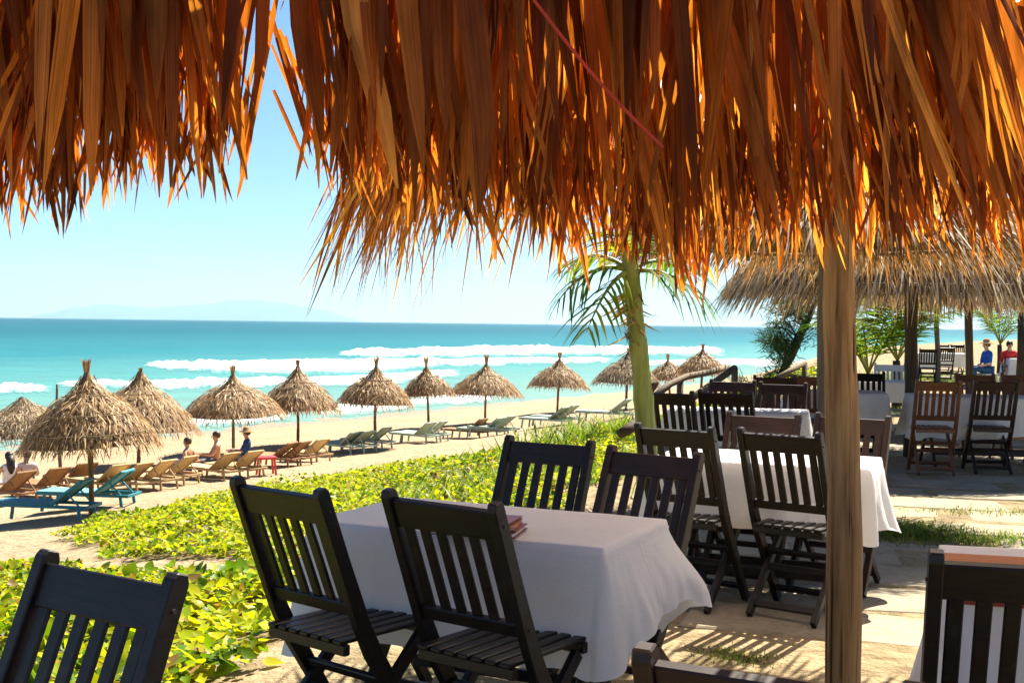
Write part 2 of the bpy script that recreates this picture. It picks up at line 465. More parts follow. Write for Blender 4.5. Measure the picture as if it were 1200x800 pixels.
def shore_dist(x, y):
    """signed distance to the waterline, positive on land"""
    p = np.stack([x, y], -1); best = np.full(x.shape, 1e9); sg = np.ones(x.shape)
    for a, b in zip(SH[:-1], SH[1:]):
        ab = b - a; t = np.clip(((p - a) @ ab) / (ab @ ab), 0, 1)
        q = p - (a + t[..., None] * ab); dd = np.linalg.norm(q, axis=-1)
        cr = ab[0] * (p[..., 1] - a[1]) - ab[1] * (p[..., 0] - a[0])
        m = dd < best; best = np.where(m, dd, best); sg = np.where(m, np.where(cr < 0, 1.0, -1.0), sg)
    return best * sg

def ls(x, y):
    p = np.stack([x, y], -1) - E0
    return p @ ED, p @ EN

def height(x, y):
    x = np.asarray(x, float); y = np.asarray(y, float)
    l, s = ls(x, y)
    s = s + .35 * (vnoise(x * .5, y * .5, 3) - .5)
    se = np.where(s > 0, s * (1 + .28 * np.clip((l - 14) / 12, 0, 1)), s)
    z = np.interp(se, [-1, 0, .6, 2, 5.7, 9, 10.5, 14, 18, 40], [0, -.0, -.12, -.34, -1.0, -1.7, -1.82, -2.3, -2.5, -2.7])
    b = shore_dist(x, y)
    zz = np.where(b > 0, z + (1 - smooth(b / 9)) * (SEA - z), SEA + np.maximum(b * .06, -3))
    zz = zz + np.where(s > .5, .05 * (vnoise(x * 1.3, y * 1.3, 1) - .5) + .10 * (vnoise(x * .35, y * .35, 2) - .5) * np.clip(b / 6, 0, 1), 0)
    return zz

def ground_at(px, py):
    r = ray(px, py); t = np.concatenate([np.arange(1, 60, .02), np.arange(60, 900, .2)])
    p = CAM[None] + r[None] * t[:, None]
    h = height(p[:, 0], p[:, 1]); i = np.argmax(p[:, 2] < h)
    return p[i]

# vegetation mask in ground coordinates
bnd = [ground_at(*p)[:2] for p in [(75, 628), (130, 610), (200, 592), (300, 575), (420, 556), (520, 541), (600, 527), (680, 510), (745, 497), (800, 486)]]
bl = np.array([ls(p[0], p[1]) for p in map(np.array, bnd)])
BL = np.concatenate([[-30, bl[0, 0] - .3], bl[:, 0], [bl[-1, 0] + 40]]); BS = np.concatenate([[11, bl[0, 1]], bl[:, 1], [bl[-1, 1]]])
path_poly = np.array([ground_at(*p)[:2] for p in [(-60, 596), (75, 630), (130, 649), (200, 658), (290, 657), (350, 668), (290, 692), (180, 682), (90, 666), (0, 668), (-60, 672)]])

def in_poly(x, y, poly):
    r = np.zeros(x.shape, bool); n = len(poly); j = n - 1
    for i in range(n):
        xi, yi = poly[i]; xj, yj = poly[j]
        c = ((yi > y) != (yj > y)) & (x < (xj - xi) * (y - yi) / (yj - yi + 1e-12) + xi)
        r ^= c; j = i
    return r

def green(x, y):
    l, s = ls(x, y)
    wob = .7 * (vnoise(x * .9, y * .9, 5) - .5) + .5 * (vnoise(x * 2.7, y * 2.7, 6) - .5)
    g = (s + wob > .15) & (s + wob * 1.2 < np.interp(l, BL, BS))
    return g & ~in_poly(x + wob * .4, y + wob * .6, path_poly)

def grow(a, b, step, k):
    r = [a]
    while r[-1] < b: r.append(r[-1] + step); step *= k
    return np.array(r)
xs = np.concatenate([-grow(14, 2500, .5, 1.16)[::-1], np.arange(-13.75, 14, .25), grow(14, 2500, .5, 1.16)])
ys = np.concatenate([-grow(6, 60, .6, 1.3)[::-1], np.arange(-5.5, 45, .25), grow(45, 3500, .6, 1.12)])
X, Y = np.meshgrid(xs, ys); Z = height(X, Y)
nx, ny = len(xs), len(ys); idx = np.arange(nx * ny).reshape(ny, nx)
fq = np.stack([idx[:-1, :-1], idx[:-1, 1:], idx[1:, 1:], idx[1:, :-1]], -1).reshape(-1, 4)
L_, S_ = ls(X, Y)
terr = 1 - smooth((S_ + .2 + .8 * (vnoise(X * 1.1, Y * 1.1, 9) - .5)) / .5)
bb = shore_dist(X, Y)
me = mesh_np('ground', np.stack([X, Y, Z], -1), fq, M['sand'], smooth_=True,
             extra={'veg': green(X, Y).astype(float), 'terrace': terr, 'wet': 1 - smooth((bb - .5 - 1.5 * vnoise(X * .2, Y * .2, 4)) / 2.5)})
ground = link('ground', me, kind='structure')
ground['label'] = 'pale sandy beach rising to an earthen restaurant terrace'

# ------------------------------------------------------------------ sea, surf, hills
sx = np.concatenate([-grow(60, 30000, 8, 1.25)[::-1], np.arange(-56, 60, 4), grow(60, 30000, 8, 1.25)])
sy = np.concatenate([np.arange(10, 200, 4), grow(200, 30000, 8, 1.2)])
X, Y = np.meshgrid(sx, sy); nx, ny = len(sx), len(sy); idx = np.arange(nx * ny).reshape(ny, nx)
fq = np.stack([idx[:-1, :-1], idx[:-1, 1:], idx[1:, 1:], idx[1:, :-1]], -1).reshape(-1, 4)
off = -shore_dist(X, Y)
def depthf(o): return np.interp(o, [-5, 0, 30, 90, 300, 1500], [0, 0, .12, .35, .75, 1])
sea = link('sea', mesh_np('sea', np.stack([X, Y, np.full(X.shape, SEA)], -1), fq, M['sea'], extra={'depth': depthf(off)}), kind='structure')
sea['label'] = 'turquoise sea stretching to the horizon'

def surf(name, pts, h, label):
    """a breaker: ridged strip on the water between an upper and a lower pixel line"""
    pts = np.array(pts, float); n = max(12, int((pts[-1, 0] - pts[0, 0]) / 1.0))
    px = np.linspace(pts[0, 0], pts[-1, 0], n)
    yt = np.interp(px, pts[:, 0], pts[:, 1]); yb = np.interp(px, pts[:, 0], pts[:, 2])
    yt = yt + .9 * (vnoise(px * .05, px * 0, 11) - .5) * 2; yb = yb + (1.6 * (vnoise(px * .07, px * 0 + 3, 12) - .5) + 1.2 * (vnoise(px * .31, px * 0 + 5, 15) - .5)) * 2
    far = np.array([on_plane(a, b, SEA)[:2] for a, b in zip(px, yt)]); near = np.array([on_plane(a, b, SEA)[:2] for a, b in zip(px, yb)])
    prof = [(0, 0, -.1), (.16, .45, .3), (.34, 1, .85), (.48, .9, 1), (.6, .35, .9), (.8, .12, .55), (1, 0, -.1)]
    V = []; Ed = []
    endf = np.minimum(1, np.minimum(px - px[0], px[-1] - px) / 25.0)
    for k, (u, hh, e) in enumerate(prof):
        p = far * (1 - u) + near * u
        hz = SEA + .012 + h * hh * (.25 + .5 * vnoise(px * .05, px * 0 + 7, 13) + .45 * vnoise(px * .22, px * 0 + 9, 14)) * np.clip(endf * 1.5, .05, 1)
        V.append(np.column_stack([p, hz])); Ed.append(e * np.clip(endf * 2, 0, 1))
    m = len(prof); V = np.array(V); idx = np.arange(m * n).reshape(m, n)
    f = np.stack([idx[:-1, :-1], idx[1:, :-1], idx[1:, 1:], idx[:-1, 1:]], -1).reshape(-1, 4)
    dep = depthf(-shore_dist(V[..., 0], V[..., 1]))
    o = link(name, mesh_np(name, V, f, M['foam'], smooth_=True, extra={'edge': np.array(Ed), 'depth': dep}), kind='structure')
    o['label'] = label
surf('breaking_wave', [(168, 424, 430), (230, 423, 437), (330, 421, 441), (420, 419, 438), (520, 418, 431)], .55, 'long white breaker rolling in off the beach')
surf('breaking_wave', [(395, 411, 416), (450, 408, 419), (540, 406, 419), (640, 405, 418), (730, 405, 417), (850, 408, 418)], .7, 'outermost white breaker beyond the row of parasols')
surf('breaking_wave', [(470, 420, 427), (560, 419, 429), (650, 418, 427), (720, 418, 425)], .3, 'thin white foam line behind the outermost breaker')
surf('breaking_wave', [(66, 447, 452), (120, 446, 456), (200, 445, 457), (270, 443, 455), (345, 443, 453)], .4, 'low white breaker close to the shore')
surf('breaking_wave', [(-120, 450, 464), (0, 450, 463), (40, 451, 461), (62, 453, 459)], .45, 'short white breaker near the shore past the bare stick')
surf('breaking_wave', [(330, 444, 453), (400, 439, 452), (480, 434, 448), (540, 431, 441)], .25, 'broad patch of spent white foam')
surf('breaking_wave', [(740, 424, 429), (800, 421, 429), (880, 420, 430), (960, 422, 430)], .3, 'white water where the shore bends away')
for k, pl in enumerate([[(-80, 506, 528), (0, 501, 524), (60, 500, 518), (110, 499, 514)], [(190, 489, 505), (260, 484, 500), (340, 481, 493)], [(370, 470, 490), (440, 466, 483), (520, 460, 474), (580, 462, 471)]]):
    surf('shore_wash', pl, .03, ['foamy wash running up the sand behind the teal loungers', 'foamy wash running up the sand behind the bathers', 'foamy wash running up the sand behind the pale green loungers'][k])

def hill(pts, dist, label):
    px = np.linspace(pts[0][0], pts[-1][0], 60); py = np.interp(px, [p[0] for p in pts], [p[1] for p in pts]) + 1.6 * (vnoise(px * .12, px * 0, 21) - .5)
    top = np.array([at_depth(a, b, dist) for a, b in zip(px, py)])
    V = []
    for dy, hz in ((-900, 0), (-450, .5), (0, 1), (700, .45), (1500, 0)):
        v = top.copy(); v[:, 1] += dy; v[:, 2] = SEA - 2 + np.maximum(top[:, 2] - SEA, 0) * hz; V.append(v)
    V = np.array(V); m, n = V.shape[:2]; idx = np.arange(m * n).reshape(m, n)
    f = np.stack([idx[:-1, :-1], idx[:-1, 1:], idx[1:, 1:], idx[1:, :-1]], -1).reshape(-1, 4)
    o = link('hills', mesh_np('hills', V, f, M['hill'], smooth_=True), kind='structure'); o['label'] = label
hill([(20, 374), (80, 361), (130, 356), (180, 361), (230, 357), (290, 350), (340, 356), (380, 363), (430, 378)], 29000, 'faint hazy hills far across the water')

# ------------------------------------------------------------------ terrace paving
slab_v = []
n_slab = 0
slab_meshes = []
for k in range(8):
    w, dpt = .49, .49
    bm = bmesh.new()
    cs = [(-w, -dpt), (-w * .1, -dpt * (1 + .04 * rng.standard_normal())), (w, -dpt), (w, dpt), (0, dpt * (1 + .03 * rng.standard_normal())), (-w, dpt)]
    cs = [(a + .04 * rng.standard_normal(), b + .045 * rng.standard_normal()) for a, b in cs]
    bot = [bm.verts.new((a, b, -.06)) for a, b in cs]; mid_ = [bm.verts.new((a, b, .012)) for a, b in cs]; top = [bm.verts.new((a * .965, b * .965, .022)) for a, b in cs]
    n = len(cs)
    for lo, hi in ((bot, mid_), (mid_, top)):
        for i in range(n): bm.faces.new((lo[i], lo[(i + 1) % n], hi[(i + 1) % n], hi[i]))
    bm.faces.new(top)
    m_ = bpy.data.meshes.new('paving_slab'); bm.to_mesh(m_); bm.free(); m_.materials.append(M['slab']); slab_meshes.append(m_)
yaw_t = rad(-14)
for i in range(-3, 10):
    for j in range(0, 24):
        u = i * 1.02 + (.5 if j % 2 else 0) + .13 * rng.standard_normal(); v = 1.6 + j * .66 + .03 * rng.standard_normal()
        x = .2 + u * math.cos(yaw_t) - v * math.sin(yaw_t); y = u * math.sin(yaw_t) + v * math.cos(yaw_t)
        _, s = ls(np.array(x), np.array(y))
        if s > -.55 or y < 1.0: continue
        if vnoise(np.array(x * .45), np.array(y * .45), 31) > .56 or rng.random() < .12: continue
        if abs(x / max(y, .1)) > .62: continue
        n_slab += 1
        link('paving_slab', slab_meshes[int(rng.integers(8))], ground, (x, y, float(-.016 + .004 * rng.standard_normal())), (.008 * rng.standard_normal(), .008 * rng.standard_normal(), yaw_t + .05 * rng.standard_normal() + (math.pi if rng.random() < .5 else 0)), (rng.uniform(.82, 1.0), rng.uniform(.52, .66), 1))

# ------------------------------------------------------------------ ground cover
def scatter_cover():
    parts = []
    heart = [(0, .35), (.14, .95), (.35, 1.0), (.65, .72), (1, .05)]
    for (d0, d1, dens, size) in ((2.5, 8, 950, .062), (8, 13, 950, .046), (13, 24, 620, .048), (24, 48, 210, .070)):
        n = int(dens * (d1 - d0) * (d1 + d0) / 2 * 1.15)
        y = np.sqrt(rng.random(n) * (d1 ** 2 - d0 ** 2) + d0 ** 2); x = y * (rng.random(n) * 1.15 - .60)
        m = green(x, y); x, y = x[m], y[m]
        patch = vnoise(x * 1.6, y * 1.6, 41); keep = rng.random(len(x)) < .35 + 1.0 * patch; x, y, patch = x[keep], y[keep], patch[keep]
        n = len(x); z = height(x, y)
        hgt = (.05 + .20 * patch * smooth(vnoise(x * .7, y * .7, 42) * 1.6 - .2)) * np.sqrt(rng.random(n))
        P = np.column_stack([x, y, z + .01 + hgt])
        az = rng.random(n) * 2 * math.pi; el = rng.normal(.15, .45, n)
        D = np.column_stack([np.cos(az) * np.cos(el), np.sin(az) * np.cos(el), np.sin(el)])
        N = np.column_stack([rng.normal(0, .38, n), rng.normal(0, .38, n), np.ones(n)])
        L = size * np.clip(rng.lognormal(-.05, .38, n), .35, 1.9)
        parts.append(blades(P, D, N, L, L * rng.uniform(.75, 1.0, n), bend=rng.normal(-.1, .15, n), seg=4 if d1 < 16 else 3, fold=-.25, prof=heart, rnd=np.clip(.5 * rng.random(n) + .5 * vnoise(x * .8, y * .8, 44) + .10 * rng.standard_normal(n), 0, .99)))
    v, f, r = merge(parts)
    o = link('ground_cover', mesh_np('ground_cover', v, f, M['vine_leaf'], r), kind='stuff')
    tag(o, 'low bright green beach vine covering the sandy slope', None)
    # upright grass growing through the vine and at the slab edges
    parts = []
    def tuft_patch(cx, cy, rx, ry, n, hh, z=None):
        x = cx + rx * rng.standard_normal(n) * .5; y = cy + ry * rng.standard_normal(n) * .5
        zz = height(x, y) if z is None else np.full(n, z)
        az = rng.random(n) * 6.28
        D = np.column_stack([.35 * np.cos(az), .35 * np.sin(az), np.ones(n)]) + .15 * rng.standard_normal((n, 3))
        N = np.column_stack([np.cos(az), np.sin(az), np.zeros(n)])
        parts.append(blades(np.column_stack([x, y, zz - .005]), D, N, hh * rng.uniform(.5, 1.3, n), .012 * (hh / .15) ** .5, bend=.35, droop=.15, seg=3, fold=.1))
    for px, py, rx, ry, n, hh in [(1060, 622, .5, .35, 1300, .07), (1130, 632, .8, .3, 1500, .06), (870, 772, .16, .12, 260, .035), (835, 762, .12, .1, 120, .03), (1150, 600, .8, .25, 300, .05)]:
        p = on_plane(px, py, 0); tuft_patch(p[0], p[1], rx, ry, n, hh)
    for px, py, n, hh in [(700, 520, 260, .55), (672, 522, 200, .5), (735, 515, 160, .5), (640, 535, 160, .4), (620, 560, 120, .35), (560, 585, 150, .35), (500, 590, 120, .35), (655, 505, 120, .45), (720, 560, 120, .35)]:
        p = ground_at(px, py); tuft_patch(p[0], p[1], 1.2, 1.4, n, hh)
    tuft_patch(13.0, 35.5, 5, 4, 9000, .13); tuft_patch(7.5, 21, 2.5, 2.5, 2500, .10)
    v, f, r = merge(parts)
    o = link('grass', mesh_np('grass', v, f, M['grass_blade'], r), kind='stuff')
    tag(o, 'sparse tufts of grass between slabs and vine', None)
scatter_cover()

# ------------------------------------------------------------------ thatch roofs
def round_thatch(root, R, rim, apex, leaf_l, leaf_w, rows, per_row, mat, prof=None, tilt=.12, seg=3, n_leaf=0, leaf_mat=None, shell=True, ragged=.35, fluff=.07, open_dark=None, under=False, thin=1.0, side=None):
    """leaf rows on a conical roof, rim radius R at height rim. Adds parts to root."""
    if prof is None: prof = lambda t: ((1 - t) ** .92, t)
    parts = []; singles = []
    for k in range(rows):
        t = (k + .6) / rows * .94
        t = t ** .95
        r0, z0 = prof(t); r0 *= R; z0 = rim + (apex - rim) * z0
        r1, z1 = prof(max(t - .06, -.02)); r1 *= R; z1 = rim + (apex - rim) * z1
        n = max(10, int(per_row * (r0 / R) ** .9 * (thin if t > .34 else 1)))
        a = (np.arange(n) + rng.random(n)) / n * 2 * math.pi
        er = np.column_stack([np.cos(a), np.sin(a), np.zeros(n)]); et = np.column_stack([-np.sin(a), np.cos(a), np.zeros(n)])
        sl = np.array([r1 - r0, z1 - z0]); sl /= np.linalg.norm(sl)
        D = er * sl[0] + np.array([0, 0, 1.0]) * sl[1]
        N = np.cross(et, D); N = np.where((N[:, 2:3] < 0), -N, N)
        rj = r0 * (1 + .02 * rng.standard_normal(n))
        P = er * rj[:, None]; P[:, 2] = z0 + .02 * rng.standard_normal(n) + .012 * rng.random(n)
        D = D + et * (tilt * rng.standard_normal(n))[:, None] + N * (.05 + fluff * rng.standard_normal(n))[:, None]
        L = leaf_l * rng.uniform(1 - ragged, 1 + ragged * .6, n)
        if side is not None and k < 4: L = L * side(a)
        W = leaf_w * rng.uniform(.55, 1.3, n)
        Nn = N + .35 * rng.standard_normal((n, 3))
        parts.append(blades(P, D, Nn, L, W, bend=.05 * rng.standard_normal(n), droop=.10 + .10 * rng.random(n), seg=seg, fold=.25))
        if n_leaf and k < 3: singles.append((P, D, Nn, L, W))
        if under and k > 0 and (thin == 1.0 or t < .34):
            q = slice(None, None, 2); Pu = P[q].copy() * np.array((.95, .95, 1)); Pu[:, 2] -= .075
            parts.append(blades(Pu, (er * sl[0] + np.array([0, 0, 1.0]) * sl[1])[q] + et[q] * (tilt * rng.standard_normal(len(Pu)))[:, None], -Nn[q], L[q] * .9, W[q] * 1.2, bend=.05, droop=.05, seg=seg, fold=.25))
    v, f, r = merge(parts)
    th = link('thatch', mesh_np('thatch', v, f, mat, r), root, kind='stuff')
    if shell:
        s = MB(); pr = []
        for t in np.linspace(.06 if shell is True else shell, 1, 9):
            a_, b_ = prof(t); pr.append((max(a_ * R * .97 - .02, .004), rim + (apex - rim) * b_ - .03))
        s.lathe(pr, 28)
        link('light_shell', s.mesh('light_shell', open_dark or M['straw_inner'], True), root)
    return th, singles

def pole_mesh(pts, r0, r1, mat, n=12, rough=.06):
    pts = [Vector(p) for p in pts]; out = []; rr = []
    m = 14
    for i in range(m + 1):
        t = i / m * (len(pts) - 1); k = min(int(t), len(pts) - 2); u = t - k
        out.append(pts[k].lerp(pts[k + 1], u)); rr.append((r0 + (r1 - r0) * i / m) * (1 + rough * rng.standard_normal()))
    return MB().tube(out, rr, n).mesh('pole', mat, True)

BATTEN = M['bamboo']
def ring_mesh(R, z, r=.012, n=40, wob=.012):
    pts = [(R * (1 + wob * rng.standard_normal()) * math.cos(a), R * (1 + wob * rng.standard_normal()) * math.sin(a), z + wob * rng.standard_normal()) for a in np.linspace(0, 2 * math.pi, n)]
    return MB().tube(pts, r, 6, False).mesh('tie_batten', BATTEN, True)

# --- beach parasols: pole px, base py, rim py, apex py, half-width px, topknot px height, material, label
beach = [
 (33, 566, 511, 463, 62, 2, 'thatch_grey', 'low grey thatched beach parasol behind the bare leaning stick'),
 (110, 603, 523, 434, 83, 16, 'thatch_straw', 'big thatched beach parasol with frayed topknot over the teal loungers'),
 (162, 549, 506, 434, 73, 4, 'thatch_straw', 'blunt-topped thatched beach parasol behind the one over the teal loungers'),
 (274, 533, 486, 438, 62, 13, 'thatch_straw', 'wide thatched beach parasol above the seated bathers'),
 (350, 523, 484, 428, 52, 8, 'thatch_straw', 'pointed thatched beach parasol above the brown loungers and red stool'),
 (437, 525, 474, 428, 47, 12, 'thatch_straw', 'thatched beach parasol planted beside three pale green loungers'),
 (503, 502, 464, 428, 34, 13, 'thatch_straw', 'small thatched beach parasol behind a pair of green loungers'),
 (568, 497, 463, 426, 45, 13, 'thatch_straw', 'flat-brimmed thatched beach parasol beside the lone brown lounger'),
 (653, 484, 454, 420, 38, 11, 'thatch_straw', 'thatched beach parasol above a distant pair of green loungers'),
 (733, 480, 450, 412, 42, 6, 'thatch_grey', 'thatched beach parasol half hidden by the green palm trunk'),
 (784, 468, 445, 421, 30, 8, 'thatch_straw', 'thatched beach parasol seen under the drooping palm frond'),
 (822, 461, 438, 408, 33, 6, 'thatch_straw', 'farthest thatched beach parasol behind the log handrail'),
]
for i, (px, by, ry, ay, hw, tk, mt, lab) in enumerate(beach):
    b = ground_at(px, by); d = b[1]
    rimz = at_depth(px, ry, d)[2] - b[2]; apz = at_depth(px, ay, d)[2] - b[2]; R = hw / F * d * .95; tkh = tk / F * d
    if i == 0: rimz += .1
    root = thing('beach_parasol', lab, 'parasol', b, float(rng.random() * 6), 'thatched parasols along the beach')
    lean = .04 * rng.standard_normal(2); root.rotation_euler = (rad(rng.normal(0, 2.2)), rad(rng.normal(0, 2.2)), root.rotation_euler[2])
    prof = lambda t: (float(np.interp(t, [-.1, 0, .3, .55, .72, .86, 1], [1.05, 1, .79, .53, .25, .12, .06])), t)
    near = d < 30
    round_thatch(root, R, rimz, apz, .17 * R / 1.2 + .05, .022 if near else .032, 16 if near else 12, 270 if near else 190, M[mt], prof, .42, 2, ragged=.5, fluff=.14)
    link('pole', pole_mesh([(lean[0], lean[1], -.2), (lean[0] * .3, lean[1] * .3, rimz * .6), (0, 0, apz - .05)], .055, .04, M['pole_wood'], 8), root)
    if tk > 3:
        n = 90; a = rng.random(n) * 6.28
        D = np.column_stack([.16 * np.cos(a), .16 * np.sin(a), np.ones(n)]); D[:n // 3, :2] *= 3.5
        P = np.column_stack([.035 * np.cos(a), .035 * np.sin(a), np.full(n, apz - .08)]); P[:n // 3, 2] = apz + tkh * .35
        L = np.full(n, tkh * .9 + .08); L[:n // 3] = tkh * .5
        v, f, r = blades(P, D, np.column_stack([np.cos(a), np.sin(a), a * 0]), L * rng.uniform(.6, 1.1, n), .03, seg=2)
        link('topknot', mesh_np('topknot', v, f, M[mt], r), root, kind='stuff')
    for t in ((.18, .42, .66) if near else (.62,)):
        a_, b_ = prof(t); link('tie_batten', ring_mesh(a_ * R * 1.015 + .02, rimz + (apz - rimz) * b_ + .02, .009 if near else .012, 30, .008), root)

# bare stick beside the first parasols
b = ground_at(73, 569); H = at_depth(67, 450, b[1])
st = link('bare_stick', pole_mesh([b - np.array((0, 0, .2)), at_depth(70, 535, b[1]), at_depth(66, 490, b[1]), H], .05, .03, M['pole_grey'], 8))
tag(st, 'bare crooked wooden stick standing in the sand', 'stick')

# --- terrace thatched canopies with one pole each
def main_side(a):
    """the thatch hangs longest on the side towards the beach"""
    return np.interp(np.cos(a - math.pi), [-1, .35, .85], [.48, .62, 1.0])
def canopy(px, d, R, rimz, apz, leaf_l, leaf_w, rows, per, mat, label, pole_mat, pr=.06, n_leaf=0, prof=None, lean=(0, 0), rafters=8, bx=None, ragged=.35, shell=True, light_shell=None):
    x = at_depth(px, 400, d)[0] if bx is None else bx
    root = thing('thatched_canopy', label, 'canopy', (x, d, 0), 0, 'thatched canopies over the terrace')
    th, singles = round_thatch(root, R, rimz, apz, leaf_l, leaf_w, rows, per, M[mat], prof, .16, 4, n_leaf, shell=shell, ragged=ragged, open_dark=light_shell, under=True, thin=.07 if light_shell else 1.0, side=main_side if light_shell else None)  # upper thatch of the main canopy thinned so sun brightens the shade below
    link('pole', pole_mesh([(lean[0], lean[1], -.25), (lean[0] * .7 + .012, lean[1], .75), (lean[0] * .35 - .010, 0, 1.6), (.006, 0, 2.4), (0, 0, apz - .1)], pr * 1.05, pr * .9, pole_mat, 16, .035), root)
    P_ = prof or (lambda t: ((1 - t) ** .92, t))
    for t in (.05, .3, .58):
        a_, b_ = P_(t); link('tie_batten', ring_mesh(a_ * R * .97, rimz + (apz - rimz) * b_ - .035, .016, 40, .006), root)
    for k in range(rafters):
        a = 2 * math.pi * (k + .3) / rafters
        pts = []
        for t in (.03, .35, .7, .96):
            a_, b_ = P_(t); pts.append((a_ * R * .94 * math.cos(a), a_ * R * .94 * math.sin(a), rimz + (apz - rimz) * b_ - .06))
        link('rafter', MB().tube(pts, .022, 7).mesh('rafter', M['pole_wood'], True), root)
    return root, singles

bell = lambda t: (float(np.interp(t, [-.1, 0, .18, .42, .7, 1], [1.02, 1.0, .93, .76, .44, .02])), t)
# the main one over the laid tables
MR, MZ, MA = 1.86, 2.19, 3.85
main, singles = canopy(980, 4.9, MR, MZ, MA, .56, .025, 9, 320, 'thatch_amber', 'large shaggy amber thatched canopy over the two laid tables, on a thick round pole', M['pole_wood'], .066, 1, bell, (.05, 0), 10, ragged=.5, shell=.16, light_shell=M['mat_glow'])
# leaves of its lowest rows that can be told apart: objects sharing a few meshes
def leaf_variants(mat, n=10, seg=6, wid=1.0):
    out = []
    for k in range(n):
        ns = int(rng.integers(1, 4)); strips = []            # a leaf torn into one to three strips towards its tip
        bd, fo = float(rng.normal(0, .06)), float(rng.uniform(.15, .45)); st_t = float(rng.uniform(.35, .75))
        for q in range(ns):
            wq = wid / ns * 1.12; x0 = wid * ((q + .5) / ns - .5); lq = 1.0 if q == ns // 2 else float(rng.uniform(.70, 1.02))
            v1, f1, r1 = blades(np.array([[x0, .02 * q, 0]]), [(0, 0, -1)], [(0, 1, 0)], lq, wq, bend=bd, seg=seg, fold=fo * (.4 if ns > 1 else 1), prof=[(0, .75), (.2, 1), (.62, .97), (.86, .74), (.95, .45), (1, .10)], rnd=np.zeros(1))
            tt = np.clip((-v1[:, 2] - st_t) / .5, 0, 1); v1[:, 0] += tt ** 1.3 * ((q - (ns - 1) / 2) * rng.uniform(.1, .7) * wid + .15 * rng.standard_normal()); v1[:, 1] += tt * .5 * rng.standard_normal()
            strips.append((v1, f1, r1))
        v, f, r = merge(strips)
        t = -v[:, 2]
        v[:, 0] += rng.normal(0, .9) * np.sin(t * 3.1) ** 2 + rng.normal(0, .35) * np.sin(t * 6.3 + k) + rng.normal(0, .5) * t ** 2; v[:, 1] += rng.normal(0, .8) * np.sin(t * 3.1) + rng.normal(0, .5) * np.sin(t * 5 + k)
        ang = (rng.normal(0, .5)) * t; x, y = v[:, 0].copy(), v[:, 1].copy()
        v[:, 0] = x * np.cos(ang) - y * np.sin(ang); v[:, 1] = x * np.sin(ang) + y * np.cos(ang)
        out.append(mesh_np('leaf', v, f, mat, r, True))
    return out
def leaf_obj(me, P, D, N, L, W, parent):
    D = Vector(D).normalized(); N = Vector(N); N = (N - D * D.dot(N)).normalized(); z = -D; x = N.cross(z)
    m = Matrix(((x.x, N.x, z.x), (x.y, N.y, z.y), (x.z, N.z, z.z))).to_4x4()
    o = bpy.data.objects.new('leaf', me); COL.objects.link(o); o.parent = parent
    o.matrix_local = Matrix.Translation(Vector(P)) @ m @ Matrix.Diagonal((W, W, L, 1))
    return o
n = 1500; a = rng.random(n) * 2 * math.pi; a = a[np.sin(a) < .30]; n = len(a)
er = np.column_stack([np.cos(a), np.sin(a), 0 * a]); et = np.column_stack([-np.sin(a), np.cos(a), 0 * a])
P = er * (MR * rng.uniform(.95, 1.07, n))[:, None]; P[:, 2] = MZ + rng.normal(-.02, .06, n)
v, f, r = blades(P, np.tile((0, 0, -1.0), (n, 1)) + er * rng.normal(.22, .16, n)[:, None] + et * rng.normal(0, .22, n)[:, None], er + .5 * rng.standard_normal((n, 3)), rng.uniform(.22, .62, n) * main_side(a), rng.uniform(.004, .016, n), bend=rng.normal(0, .08, n), seg=4)
link('rim_strips', mesh_np('rim_strips', v, f, M['thatch_amber'], r), main, kind='stuff')
LV = leaf_variants(M['thatch_amber'], 10, 5)
cand = []
for n in range(700):
    a = rng.random() * 2 * math.pi
    er = Vector((math.cos(a), math.sin(a), 0))
    if er.y > .35: continue                       # the side towards the sea is seen from inside only
    cand.append(a)
for a in cand[:280]:
    er = Vector((math.cos(a), math.sin(a), 0)); et = Vector((-math.sin(a), math.cos(a), 0))
    t = rng.uniform(.0, .16); r_, z_ = bell(t)
    P = er * (r_ * MR + .03) + Vector((0, 0, MZ + (MA - MZ) * z_ + .03))
    D = Vector((0, 0, -1)) + er * rng.normal(.16, .10) + et * rng.normal(0, .14)
    leaf_obj(LV[int(rng.integers(len(LV)))], P, D, er + et * rng.normal(0, .5), rng.uniform(.38, .66) * float(main_side(np.array(a))), rng.uniform(.016, .036), main)

canopy(967, 9.7, 1.66, 2.15, 3.6, .36, .015, 14, 620, 'thatch_straw', 'pale sunlit thatched canopy with a bamboo tie round its brim', M['pole_grey'], .06, ragged=.4)
canopy(1068, 14.0, 2.12, 1.93, 3.2, .40, .018, 12, 520, 'thatch_grey', 'grey drooping thatched canopy on a thick dark post beside the long white table', M['pole_dark'], .075, ragged=.4, prof=bell)
canopy(1134, 18.0, 1.75, 2.0, 3.3, .42, .022, 10, 380, 'thatch_straw', 'thatched canopy on a thin crooked post behind the long white table', M['pole_grey'], .06, lean=(.05, 0))
canopy(1300, 17.0, 1.9, 2.0, 3.4, .42, .022, 10, 380, 'thatch_straw', 'straw canopy standing beside the thatched canopy with the crooked post', M['pole_grey'], .06)
canopy(1096, 33.0, 2.2, 2.15, 3.6, .5, .05, 6, 160, 'thatch_straw', 'distant thatched canopy on a slim pale post above the far table', M['pole_grey'], .07, lean=(.1, 0))

